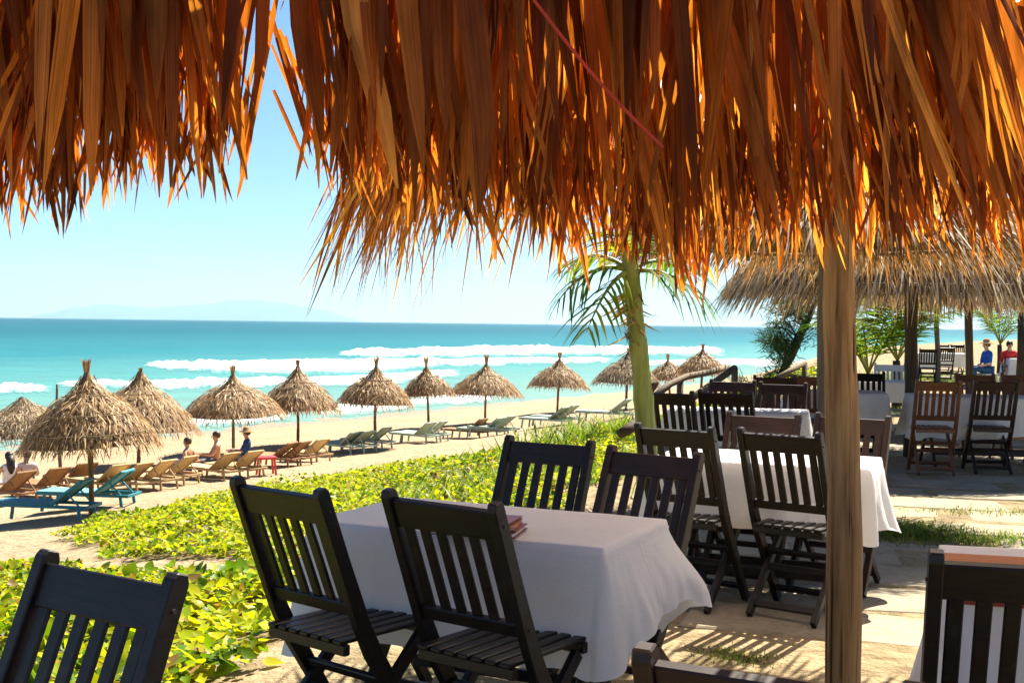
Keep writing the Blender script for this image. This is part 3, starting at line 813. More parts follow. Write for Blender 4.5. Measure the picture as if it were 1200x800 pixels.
# --- the roof the picture is taken from: its fringe of leaves
eave = thing('thatched_roof', 'deep fringe of wide dry brown palm leaves hanging from a roof edge', 'roof', (0, 0, 0))
tipx = [0, 60, 100, 130, 160, 230, 290, 303, 325, 340, 365, 400, 440, 480, 540, 640, 700, 770, 820, 850, 900, 960, 1000, 1100, 1200]
tipy = [262, 268, 275, 235, 222, 226, 226, 190, 120, 200, 222, 232, 245, 250, 285, 290, 312, 315, 352, 312, 298, 305, 300, 298, 298]
def eave_d(px): return 2.02 + .30 * np.clip(px / 1200, -.3, 1.3)
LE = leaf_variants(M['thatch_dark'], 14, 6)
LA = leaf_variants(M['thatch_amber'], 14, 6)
stuffP = []
made = 0
def eave_leaf(px, row, single, short=0.0):
    global made
    d = float(eave_d(px)) - .085 * row + .03 * rng.standard_normal()
    tilt = float(np.interp(px, [0, 300, 600, 850, 1200], [-.03, .10, .03, .06, .26])) + .08 * rng.standard_normal()
    ty = float(np.interp(px, tipx, tipy)) - short - abs(rng.normal(0, 62 if px < 300 else 42)) + 10
    tip = at_depth(px, ty, d)
    zt = 2.30 + .11 * row + .03 * rng.standard_normal()
    L = (zt - tip[2]) / math.cos(tilt)
    P = np.array((tip[0] - math.tan(tilt) * (zt - tip[2]), d, zt))
    D = np.array((math.sin(tilt), .04 * rng.standard_normal() + .03, -math.cos(tilt)))
    for yy in (25, 60, 100, 140, 180, 220):                # the torn gap the sky shows through
        if yy > ty + 5: continue
        q = at_depth(px, yy, d); xx = px - math.tan(tilt) * (q[2] - tip[2]) / d * F
        lo, hi = np.interp(yy, [20, 60, 120, 180, 220], [288, 286, 292, 302, 308]), np.interp(yy, [20, 60, 120, 180, 220], [332, 344, 364, 370, 366])
        if lo < xx < hi and rng.random() < .97: return
    yaw = rng.normal(0, .55); N = np.array((math.sin(yaw), -math.cos(yaw), 0))
    W = .040 * rng.uniform(.35, 1.2) * float(np.interp(px, [0, 700, 1200], [1.08, .95, .8]))
    if single:
        pool = LA if rng.random() < float(np.interp(px, [0, 420, 700, 1200], [.10, .25, .75, .85])) else LE  # more amber leaves towards the high end: backlit glow put into the colour mix
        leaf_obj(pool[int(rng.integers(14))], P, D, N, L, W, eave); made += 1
    else: stuffP.append((P, D, N, L, W))
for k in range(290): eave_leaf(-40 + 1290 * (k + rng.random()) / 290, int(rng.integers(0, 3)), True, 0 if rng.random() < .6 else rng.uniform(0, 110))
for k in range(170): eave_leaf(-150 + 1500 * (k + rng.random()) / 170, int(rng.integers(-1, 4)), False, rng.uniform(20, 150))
for k in range(900):                                     # thin frayed strips at the tips
    px = -40 + 1290 * rng.random(); d = float(eave_d(px)); ty = float(np.interp(px, tipx, tipy)) + rng.normal(-30, 26)
    if 290 < px < 352: continue
    tip = at_depth(px, ty, d); L = rng.uniform(.12, .30); tl = rng.normal(float(np.interp(px, [0, 600, 1200], [.02, .05, .18])), .20)
    stuffP.append((tip + np.array((-math.sin(tl), 0, math.cos(tl))) * L, np.array((math.sin(tl), .05 * rng.standard_normal(), -math.cos(tl))), np.array((rng.normal(0, .4), -1, 0)), L, rng.uniform(.003, .012)))
v, f, r = blades(np.array([s[0] for s in stuffP]), np.array([s[1] for s in stuffP]), np.array([s[2] for s in stuffP]), np.array([s[3] for s in stuffP]), np.array([s[4] for s in stuffP]), bend=.05 * rng.standard_normal(len(stuffP)), seg=7, fold=.3, prof=[(0, .75), (.2, 1), (.62, .95), (.86, .68), (.95, .4), (1, .06)])
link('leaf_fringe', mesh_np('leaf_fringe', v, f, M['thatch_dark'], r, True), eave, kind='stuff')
# unseen slope above the camera, its depth set for shade and sky fill: battens, rafters and courses of leaves, and the posts that carry it
parts = []
for k in range(1, 4):
    n = 150; x = np.linspace(-2.7, 2.9, n) + .02 * rng.standard_normal(n)
    yy = 2.05 + .1 * (x + 2) / 2 - k * .36; zz = 2.34 + k * .25
    P = np.column_stack([x, yy, np.full(n, zz) + .02 * rng.standard_normal(n)])
    D = np.column_stack([.05 * rng.standard_normal(n), np.full(n, .82), np.full(n, -.57)])
    parts.append(blades(P + np.array((0, -.30, .22)), D, np.tile((0, .57, .82), (n, 1)) + .2 * rng.standard_normal((n, 3)), .75 * rng.uniform(.8, 1.1, n), .06, seg=3))
v, f, r = merge(parts)
link('unseen_courses', mesh_np('unseen_courses', v, f, M['thatch_dark'], r), eave, kind='stuff')
bt = MB()
link('eave_batten', MB().tube([(-2.7, 2.0, 2.40), (0, 2.12, 2.41), (2.9, 2.26, 2.42)], .025, 8).mesh('eave_batten', M['bamboo'], True), eave)
for x in (-2.4, -1.2, 0, 1.2, 2.4):
    link('rafter', MB().tube([(x, 2.0 + .05 * x, 2.44), (x, .62, 3.40)], .035, 8).mesh('rafter', M['pole_wood'], True), eave)
for x in (-2.4, 2.4):
    link('post', MB().tube([(x, .8, -.3), (x, .8, 3.3)], .07, 10).mesh('post', M['pole_wood'], True), eave)
link('cross_beam', MB().tube([(-2.6, .8, 3.2), (2.6, .8, 3.2)], .06, 8).mesh('cross_beam', M['pole_wood'], True), eave)
# red cord strung across the fringe
c0 = at_depth(612, -18, 1.72); c1 = at_depth(777, 173, 1.80)
pts = [c0 * (1 - t) + c1 * t - np.array((0, 0, .012 * math.sin(math.pi * t))) for t in np.linspace(0, 1, 10)]
rc = link('red_cord', MB().tube(pts, .0026, 6).mesh('red_cord', M['cord_red'], True)); tag(rc, 'thin red cord strung diagonally across the hanging palm leaves', 'cord')

# ------------------------------------------------------------------ folding chairs
CW = .455
def chair_parts():
    B = .0035; P = []
    def upr(sx):
        m = MB(); x = sx * (CW / 2 - .018)
        pts = [(-.305, .972), (-.30, .955), (-.215, .74), (-.125, .52), (-.075, .42), (.20, .0)]
        # side profile extruded across x, wide at the seat knee
        wid = [.028, .048, .050, .056, .060, .046]; v = []; f = []
        for i, (y, z) in enumerate(pts):
            a = pts[max(i - 1, 0)]; b = pts[min(i + 1, len(pts) - 1)]
            t = Vector((b[0] - a[0], b[1] - a[1])).normalized(); nrm = Vector((-t.y, t.x))
            for dx in (-.017, .017):
                for s in (-1, 1): v.append((x + dx, y + nrm.x * wid[i] / 2 * s, z + nrm.y * wid[i] / 2 * s))
        for i in range(len(pts) - 1):
            a = i * 4; b = a + 4
            f += [(a, a + 1, b + 1, b), (a + 2, b + 2, b + 3, a + 3), (a, b, b + 2, a + 2), (a + 1, a + 3, b + 3, b + 1)]
        f += [(0, 2, 3, 1), (len(v) - 4, len(v) - 3, len(v) - 1, len(v) - 2)]
        m.add(v, f); return m
    P.append(('upright', upr(-1))); P.append(('upright', upr(1)))
    inner = CW - .07
    def along(z): return float(np.interp(z, [.0, .42, .52, .74, .955], [.20, -.075, -.125, -.215, -.30]))
    lean = lambda z0, z1: ((0, along(z0), z0), (0, along(z1), z1))
    a, b = lean(.855, .945); P.append(('top_rail', MB().bar(a, b, inner + .004, .024)))
    a, b = lean(.545, .590); P.append(('lower_rail', MB().bar(a, b, inner + .004, .024)))
    for k in range(6):
        x = -inner / 2 + inner * (k + .5) / 6 + 0
        P.append(('back_slat', MB().bar((x, along(.575) + .002, .575), (x, along(.87) + .002, .87), .039, .013)))
    P.append(('seat_rail', MB().box((0, -.165, .437), (inner - .004, .028, .036)))); P.append(('seat_rail', MB().box((0, .215, .437), (inner - .004, .028, .036))))
    for k in range(7):
        x = -inner / 2 + (inner - .004) * (k + .5) / 7
        P.append(('seat_slat', MB().box((x, .025, .4625), (.040, .425, .015))))
    for sx in (-1, 1):
        x = sx * (CW / 2 - .054); P.append(('leg', MB().bar((x, .19, .425), (x, -.25, .0), .028, .045)))
    P.append(('rung', MB().bar((-inner / 2, along(.30), .30), (inner / 2, along(.30), .30), .036, .02, Vector((0, -.5, .8)))))
    P.append(('rung', MB().bar((-inner / 2, along(.075), .075), (inner / 2, along(.075), .075), .036, .02, Vector((0, -.5, .8)))))
    li = CW / 2 - .054
    yl = lambda z: -.25 + .44 * z / .425
    P.append(('rung', MB().bar((-li, yl(.22), .22), (li, yl(.22), .22), .036, .02, Vector((0, .6, .7)))))
    P.append(('rung', MB().bar((-li, yl(.055), .055), (li, yl(.055), .055), .036, .02, Vector((0, .6, .7)))))
    out = [(n, m.mesh(n, M['wood_black'], False, B)) for n, m in P]
    for sx in (-1, 1):
        x = sx * (CW / 2 + .0005)
        for y, z in ((along(.25) + .0, .25), (along(.57), .57), (along(.90), .90)):
            out.append(('bolt', MB().tube([(x - sx * .006, y, z), (x + sx * .003, y, z)], .0055, 8).mesh('bolt', M['steel'])))
    return out
CHAIR = chair_parts()
def place_chair(px, py, yaw, mat, label, dpt=None, top=.972, group='folding chairs on the terrace', off=(0, 0)):
    """back-top centre seen at (px, py) when the chair stands on the terrace"""
    p = on_plane(px, py, top) if dpt is None else np.append(at_depth(px, 400, dpt)[:2], 0)
    y = rad(yaw); fw = np.array((-math.sin(y), math.cos(y)))
    o = p[:2] + fw * .30 + np.array(off)
    root = thing('folding_chair', label, 'chair', (o[0], o[1], .02), y, group)
    for n, m in CHAIR:
        c = link(n, m, root)
        if n == 'bolt': continue
        c.material_slots[0].link = 'OBJECT'; c.material_slots[0].material = M[mat]
    return root
place_chair(325, 572, -40, 'wood_black', 'black folding chair with bare slatted seat, at the vine end of the menus table')
place_chair(516, 588, -37, 'wood_black', 'black folding chair whose back rises in front of the stacked menus')
place_chair(644, 518, 150, 'wood_black', 'black folding chair across the table from the menus, backed by green vine')
place_chair(767, 531, 143, 'wood_dark', 'dark folding chair across the menus table, overlapping the next table')
place_chair(128, 668, 147, 'wood_black', 'black folding chair on its own at the edge of the vine')
place_chair(905, 792, -28, 'wood_dark', 'dark folding chair with only its upright and top rail showing, below the menus table')
place_chair(1210, 661, -14, 'wood_black', 'black folding chair drawn up to the terracotta-topped table')
place_chair(790, 502, -33, 'wood_black', 'black folding chair beside the green trunk, drawn up to the second table')
place_chair(913, 508, -36, 'wood_black', 'black folding chair seen whole, next to the thick round pole')
place_chair(895, 487, 152, 'wood_dark', 'dark folding chair on the far side of the second table, its legs sunlit')
place_chair(1000, 489, 148, 'wood_dark', 'dark folding chair peeping out past the thick round pole, legs in the sun')
place_chair(781, 460, -25, 'wood_dark', 'brown folding chair next to the green trunk, in front of the log handrail')
place_chair(850, 460, -25, 'wood_dark', 'brown folding chair with the log handrail rising behind its top rail')
place_chair(859, 447, 158, 'wood_dark', 'brown folding chair at the far edge of the third table, under the handrail end')
place_chair(918, 450, 156, 'wood_dark', 'brown folding chair at the third table in front of the feathery tree')
place_chair(908, 442, -18, 'wood_dark', 'brown folding chair standing under the feathery tree, behind another chair back')
place_chair(951, 441, -18, 'wood_red', 'reddish folding chair half covered by the thick round pole')
place_chair(1014, 437, 165, 'wood_black', 'dark folding chair in front of the young palm, beyond a small white table')
place_chair(1043, 427, 165, 'wood_pale', 'pale bluish folding chair under the canopies')
place_chair(1100, 447, -10, 'wood_red', 'reddish folding chair beside the thick dark post at the long table')
place_chair(1168, 447, -8, 'wood_dark', 'dark brown folding chair at the long white table, farther from the dark post')
place_chair(1142, 439, 172, 'wood_red', 'reddish folding chair across the long table, below the person in blue')
place_chair(1196, 439, 172, 'wood_red', 'reddish folding chair across the long table, below the person in red')
place_chair(1088, 409, -15, 'wood_dark', 'distant dark chair at the far table beside the slim pale post')
place_chair(1110, 407, -8, 'wood_dark', 'distant dark chair between the slim pale post and the crooked post')
place_chair(1104, 404, 170, 'wood_dark', 'distant dark chair on the far side of the far table by the pale post')
place_chair(1122, 404, 170, 'wood_dark', 'distant dark chair on the far side of the far table by the crooked post')

# ------------------------------------------------------------------ tables and cloths
def table(name_label, c, yaw, L, W, h=.735, mat='wood_dark', xlegs=True, group='tables on the terrace'):
    root = thing('dining_table', name_label, 'table', (c[0], c[1], .02), rad(yaw), group)
    link('table_top', MB().box((0, 0, h - .015), (L - .03, W - .03, .028)).mesh('table_top', M[mat], False, .003), root)
    if xlegs:
        for sx in (-1, 1):
            x = sx * (L / 2 - .16)
            for k, s in enumerate((-1, 1)):
                xx = x + (.016 if s > 0 else -.016)
                link('leg', MB().bar((xx, s * (W / 2 - .06), h - .03), (xx, -s * (W / 2 - .02), 0), .03, .05).mesh('leg', M[mat], False, .003), root)
        for s in (-1, 1):
            link('stretcher', MB().bar((-(L / 2 - .16), s * .16 * W / .66, .14 + .0), (L / 2 - .16, s * .16 * W / .66, .14), .022, .045, Vector((0, 1, 0))).mesh('stretcher', M[mat], False, .003), root)
    else:
        for sx in (-1, 1):
            for sy in (-1, 1):
                link('leg', MB().box((sx * (L / 2 - .07), sy * (W / 2 - .07), h / 2 - .014), (.055, .055, h - .03)).mesh('leg', M[mat], False, .004), root)
    return root

def cloth(label, c, yaw, L, W, h=.758, hang=.36, blow=None, mat='cloth_white', seed=1, name='tablecloth', group='white cloths on the terrace tables', flare=.10):
    r = np.random.default_rng(seed)
    n = 420; per = 2 * (L + W); u = np.arange(n) / n * per
    rc = .02; P = []; Nn = []; cor = []
    for s in u:
        if s < L: p = (-L / 2 + s, -W / 2); nn = (0, -1); e = min(s, L - s)
        elif s < L + W: p = (L / 2, -W / 2 + s - L); nn = (1, 0); e = min(s - L, L + W - s)
        elif s < 2 * L + W: p = (L / 2 - (s - L - W), W / 2); nn = (0, 1); e = min(s - L - W, 2 * L + W - s)
        else: p = (-L / 2, W / 2 - (s - 2 * L - W)); nn = (-1, 0); e = min(s - 2 * L - W, per - s)
        P.append(p); Nn.append(nn); cor.append(e)
    P = np.array(P); Nn = np.array(Nn, float); cor = np.array(cor)
    # blend normals at corners
    for _ in range(4): Nn = norm(Nn + .5 * (np.roll(Nn, 1, 0) + np.roll(Nn, -1, 0)))
    cw = np.exp(-(cor / .07) ** 2)
    rings = []; R = []
    for k, s in enumerate((0.02, .3, .6, .85, .97, 1.0)):
        z = np.full(n, h) + .0025 * (vnoise(P[:, 0] * s * 6 + 9, P[:, 1] * s * 6, seed) - .5)
        if s == 1.0: z -= .003
        rings.append(np.column_stack([P * s, z]))
    ph = r.random(8) * 6.28
    fold = .5 * np.sin(u * 11 + ph[0]) + .35 * np.sin(u * 19 + ph[1]) + .25 * np.sin(u * 31 + ph[2])
    fold2 = .5 * np.sin(u * 7 + ph[3]) + .5 * np.sin(u * 14 + ph[4])
    m = 18; hl = hang * (1 + .05 * np.sin(u * 2.3 + ph[5]) + .03 * np.sin(u * 6 + ph[6])) + .05 * cw
    if blow is not None:
        mk = np.clip(blow(P / np.array([L / 2, W / 2])) * 2.2, 0, 1)
        for _ in range(14): mk = (mk + np.roll(mk, 1) + np.roll(mk, -1)) / 3
        hl = hl * (1 - .36 * mk)
    for k in range(1, m + 1):
        t = k / m
        o = .012 * min(1, t * 6) + hl * t * (flare * (.6 + .4 * t) + .10 * fold * t + .07 * fold2 * t ** 2 + .06 * cw * t ** .7 - .05 * (np.exp(-((cor - .15) / .06) ** 2)) * t)
        dz = hl * t
        tang = np.zeros(n)
        if blow is not None:
            bo = blow(P / np.array([L / 2, W / 2])); o = o * (1 - .45 * np.clip(bo * 2, 0, 1)) + hl * bo * float(smooth(t * 1.15)) * .75; dz = dz * (1 - .10 * bo * t)
        o = o + t * (.026 * (vnoise(u * 8, u * 0 + t * 2.2, seed) - .5) + .014 * (vnoise(u * 23, u * 0 + t * 4, seed + 1) - .5))
        o = np.maximum(o, .008)
        p = P + Nn * o[:, None]
        rings.append(np.column_stack([p, h - .004 - dz]))
    V = np.array(rings); k, n = V.shape[:2]; idx = np.arange(k * n).reshape(k, n)
    f = np.stack([idx[:-1], np.roll(idx[:-1], -1, 1), np.roll(idx[1:], -1, 1), idx[1:]], -1).reshape(-1, 4)
    o = link(name, mesh_np(name, V, f, M[mat], smooth_=True))
    o.location = (c[0], c[1], .02); o.rotation_euler = (0, 0, rad(yaw))
    tag(o, label, 'tablecloth', group); return o

T1 = (-.075, 4.46)
table('dark folding table with crossed legs carrying the menus', T1, -25, 1.14, .66, mat='wood_black')
cloth('white cloth with one flap blown out, on the table with the menus', T1, -25, 1.16, .68, hang=.42, blow=lambda q: np.where((q[:, 0] > .97), .34 + .22 * q[:, 1], 0) * 1.0, seed=3)
T2 = (1.44, 6.70)
table('folding table beside the thick round pole, behind the menus table', T2, -22, 1.14, .62)
cloth('white cloth on the table beside the thick round pole', T2, -22, 1.18, .64, hang=.36, seed=5)
T3 = (1.93, 3.62)
table('table under a terracotta overlay beside a lone black chair', T3, -14, 1.1, .6)
cloth('white cloth hanging below a terracotta overlay', T3, -14, 1.12, .62, hang=.5, seed=8)
ov = thing('overlay_cloth', 'terracotta overlay with dark red border spread on a white cloth', 'overlay', (T3[0], T3[1], .02), rad(-14))
def ovl(W, y0, y1, z0, z1, mat, name, off):
    """strip of cloth lying on the table and folded over its near edge"""
    m = MB(); v = []
    for y, zz in ((y1, z0), (y0, z0), (y0 - off, z0 - .01), (y0 - off - .004, z1)):
        v += [(-W / 2, y, zz), (W / 2, y, zz)]
    m.add(v, [(i * 2, i * 2 + 1, i * 2 + 3, i * 2 + 2) for i in range(3)])
    return link(name, m.mesh(name, M[mat]), ov)
ovl(1.15, -.315, .10, .767, .735, 'cloth_terracotta', 'overlay_top', .024)
ovl(1.15, -.339, -.337, .738, .700, 'cloth_border', 'overlay_border', .004)
pr_ = on_plane(1188, 662, .79)
pl = link('napkin', MB().box((0, 0, .004), (.36, .26, .006)).mesh('napkin', M['cloth_white'], False, .001)); pl.location = (T3[0] + .05, T3[1] + .17, .785); pl.rotation_euler = (0, 0, rad(-14))
tag(pl, 'flat white napkin lying on the terracotta overlay', 'napkin')
T4 = (1.98, 10.45)
table('folding table beyond the green trunk, third from the vine', T4, -15, 1.16, .64)
cloth('white cloth on the table in front of the log handrail', T4, -15, 1.2, .66, hang=.38, seed=11)
T5 = (3.72, 13.75)
table('small table under the grey canopy, behind the thick round pole', T5, -12, 1.1, .7, mat='wood_red', xlegs=False)
cloth('white cloth on the small table before the young palm', T5, -12, 1.12, .72, hang=.34, seed=13)
T5b = (5.15, 16.6)
table('wooden table with square legs next to the pale chair', T5b, -10, .95, .7, mat='wood_red', xlegs=False)
cloth('white cloth on the table next to the pale chair', T5b, -10, .97, .72, hang=.28, seed=14)
T6 = (5.17, 13.12)
table('long table beside the thick dark post', T6, -8, 1.45, .7, mat='wood_dark')
cloth('long white cloth on the table beside the thick dark post', T6, -8, 1.5, .72, hang=.42, seed=15)
T7 = (12.9, 36.0)
table('far table on the lawn behind the pale post', T7, -8, 1.5, .8, mat='wood_dark')
cloth('white cloth on the far table on the lawn', T7, -8, 1.5, .8, hang=.4, seed=16)
T8 = (13.4, 30.5)
table('far table beside the person in blue', T8, -8, 1.5, .8, mat='wood_dark')
cloth('white cloth on the far table beside the person in blue', T8, -8, 1.5, .8, hang=.45, seed=17)

# menus on the first table
mp = on_plane(560, 622, .785)
zz = .784
for k, (w, dpt, th, mt, rot, lab) in enumerate([(.31, .21, .020, 'menu_cover', 12, 'dark red menu at the bottom of the stack on the white cloth'), (.29, .20, .014, 'menu_brown', 18, 'brown menu in the middle of the stack on the white cloth'), (.27, .19, .012, 'menu_cover', 8, 'dark red menu on top of the stack on the white cloth')]):
    root = thing('menu', lab, 'menu', (mp[0], mp[1], zz), rad(rot - 25), 'stack of menus')
    link('cover', MB().box((0, 0, .002), (w, dpt, .003)).box((0, 0, th - .002), (w, dpt, .003)).box((-w / 2 + .002, 0, th / 2), (.004, dpt, th - .002)).mesh('cover', M[mt], False), root)
    link('pages', MB().box((.002, 0, th / 2), (w - .02, dpt - .012, th - .007)).mesh('pages', M['paper']), root)
    zz += th + .0015

# ------------------------------------------------------------------ beach loungers
def lounger_parts(kind):
    P = []
    wood, canv = kind
    L, W, sh = 1.9, .60, .33
    fr = MB()
    for s in (-1, 1): fr.box((0, s * (W / 2 - .025), sh - .03), (L, .045, .06))
    for x in (-L / 2 + .02, L / 2 - .02, -.1): fr.box((x, 0, sh - .03), (.045, W - .095, .055))
    P.append(('frame', fr, wood))
    P.append(('seat_panel', MB().box((L * .19, 0, sh + .012), (L * .60, W - .02, .022)), canv))
    hx, ang, bl = -.22, rad(38), .74
    a = Vector((hx, 0, sh + .01)); b = a + Vector((-math.cos(ang) * bl, 0, math.sin(ang) * bl))
    P.append(('backrest', MB().bar(a, b, W - .04, .028, Vector((0, 1, 0))), canv))
    bf = MB()
    for s in (-1, 1): bf.bar(a + Vector((-.012, s * (W / 2 - .03), -.022)), b + Vector((-.012, s * (W / 2 - .03), -.022)), .03, .035, Vector((0, 1, 0)))
    bf.bar(b + Vector((-.014, -(W / 2 - .05), -.024)), b + Vector((-.014, W / 2 - .05, -.024)), .03, .04, Vector((0, 0, 1)))
    P.append(('backrest_frame', bf, wood))
    mid_ = a.lerp(b, .55)
    for s in (-1, 1): P.append(('support', MB().bar(mid_ + Vector((0, s * (W / 2 - .06), -.03)), (-L / 2 + .15, s * (W / 2 - .06), sh - .04), .022, .03, Vector((0, 1, 0))), wood))
    for x in (-L / 2 + .17, L / 2 - .17):
        for s in (-1, 1): P.append(('leg', MB().bar((x, s * (W / 2 - .03), sh - .05), (x + (.05 if x > 0 else -.05), s * (W / 2 - .02), -.06), .04, .055, Vector((0, 1, 0))), wood))
    return [(n, m.mesh(n, M[mt], False, .004)) for n, m, mt in P]
KINDS = {'teal': ('paint_teal', 'canvas_teal'), 'green': ('paint_green', 'canvas_green'), 'tan': ('lounger_tan', 'canvas_tan'), 'brown': ('lounger_brown', 'canvas_brown')}
LP = {k: lounger_parts(v) for k, v in KINDS.items()}
loungers = [
 (86, 607, 'teal', 'teal lounger whose whole length shows, in front of the parasol pole'),
 (135, 592, 'teal', 'teal lounger tucked behind the parasol pole'),
 (22, 590, 'brown', 'brown lounger in front of the couple on the sand'),
 (64, 583, 'brown', 'brown lounger beside the bare stick'),
 (97, 574, 'brown', 'brown lounger behind the teal pair'),
 (134, 577, 'tan', 'tan lounger next to the parasol pole, first of a row of four'),
 (161, 576, 'tan', 'tan lounger, second of a row of four from the parasol pole'),
 (189, 573, 'tan', 'tan lounger, third of a row of four from the parasol pole'),
 (215, 567, 'tan', 'tan lounger behind which a bare-backed bather leans'),
 (264, 562, 'tan', 'tan lounger beside the upright bare-backed bather'),
 (292, 559, 'tan', 'tan lounger in front of the bather with a hat'),
 (334, 547, 'brown', 'brown lounger next to the red stool'),
 (350, 545, 'brown', 'brown lounger between another brown one and a tan one'),
 (372, 541, 'tan', 'tan lounger at the end of the brown pair'),
 (412, 531, 'green', 'pale green lounger, first of three by a parasol pole'),
 (427, 530, 'green', 'pale green lounger, middle of three by a parasol pole'),
 (446, 526, 'green', 'pale green lounger touching the parasol pole, last of three'),
 (499, 519, 'green', 'pale green lounger, first of the pair under the small parasol'),
 (513, 517, 'green', 'pale green lounger, second of the pair under the small parasol'),
 (560, 513, 'brown', 'lone brown lounger among the pale green ones'),
 (580, 510, 'green', 'pale green lounger next to the lone brown one'),
 (593, 508, 'green', 'pale green lounger second from the lone brown one'),
 (655, 499, 'green', 'distant pale green lounger, first of a pair before the vine'),
 (667, 497, 'green', 'distant pale green lounger, second of a pair before the vine'),
 (728, 489, 'green', 'solitary pale green lounger beside the green palm trunk'),
]
for px, py, kd, lab in loungers:
    p = ground_at(px, py); yaw = math.atan2(.54, -.84) + .12 * rng.standard_normal()
    if kd == 'teal': yaw = rad(172)
    fw = np.array((math.cos(yaw), math.sin(yaw))); c = p[:2] + fw * .5
    z = float(height(np.array([c[0]]), np.array([c[1]]))[0])
    root = thing('beach_lounger', lab, 'lounger', (c[0], c[1], z), yaw, 'loungers set out on the sand'); root.scale = (.92, .92, .88)
    for n, m in LP[kd]: link(n, m, root)
# red stool
p = ground_at(312, 556); root = thing('plastic_stool', 'small red plastic stool standing between the loungers', 'stool', p, .4)
link('seat', MB().box((0, 0, .44), (.46, .40, .035)).box((0, 0, .41), (.42, .36, .03)).mesh('seat', M['plastic_red'], False, .008), root)
for a in (-1, 1):
    for b in (-1, 1): link('leg', MB().bar((a * .17, b * .15, .41), (a * .21, b * .18, -.03), .05, .05).mesh('leg', M['plastic_red'], False, .006), root)

# ------------------------------------------------------------------ people
def skin_mesh(name, verts, edges, radii, mat, parent, root=0, lev=2):
    me = bpy.data.meshes.new(name); me.from_pydata(verts, edges, []); me.update()
    o = link(name, me, parent)
    sk = o.modifiers.new('skin', 'SKIN')
    sk.use_smooth_shade = True
    lay = me.skin_vertices[0].data
    for i, r in enumerate(radii):
        lay[i].radius = (r, r) if np.isscalar(r) else r
        lay[i].use_root = (i == root)
    sub = o.modifiers.new('sub', 'SUBSURF'); sub.levels = lev; sub.render_levels = lev
    me.materials.append(mat)
    return o

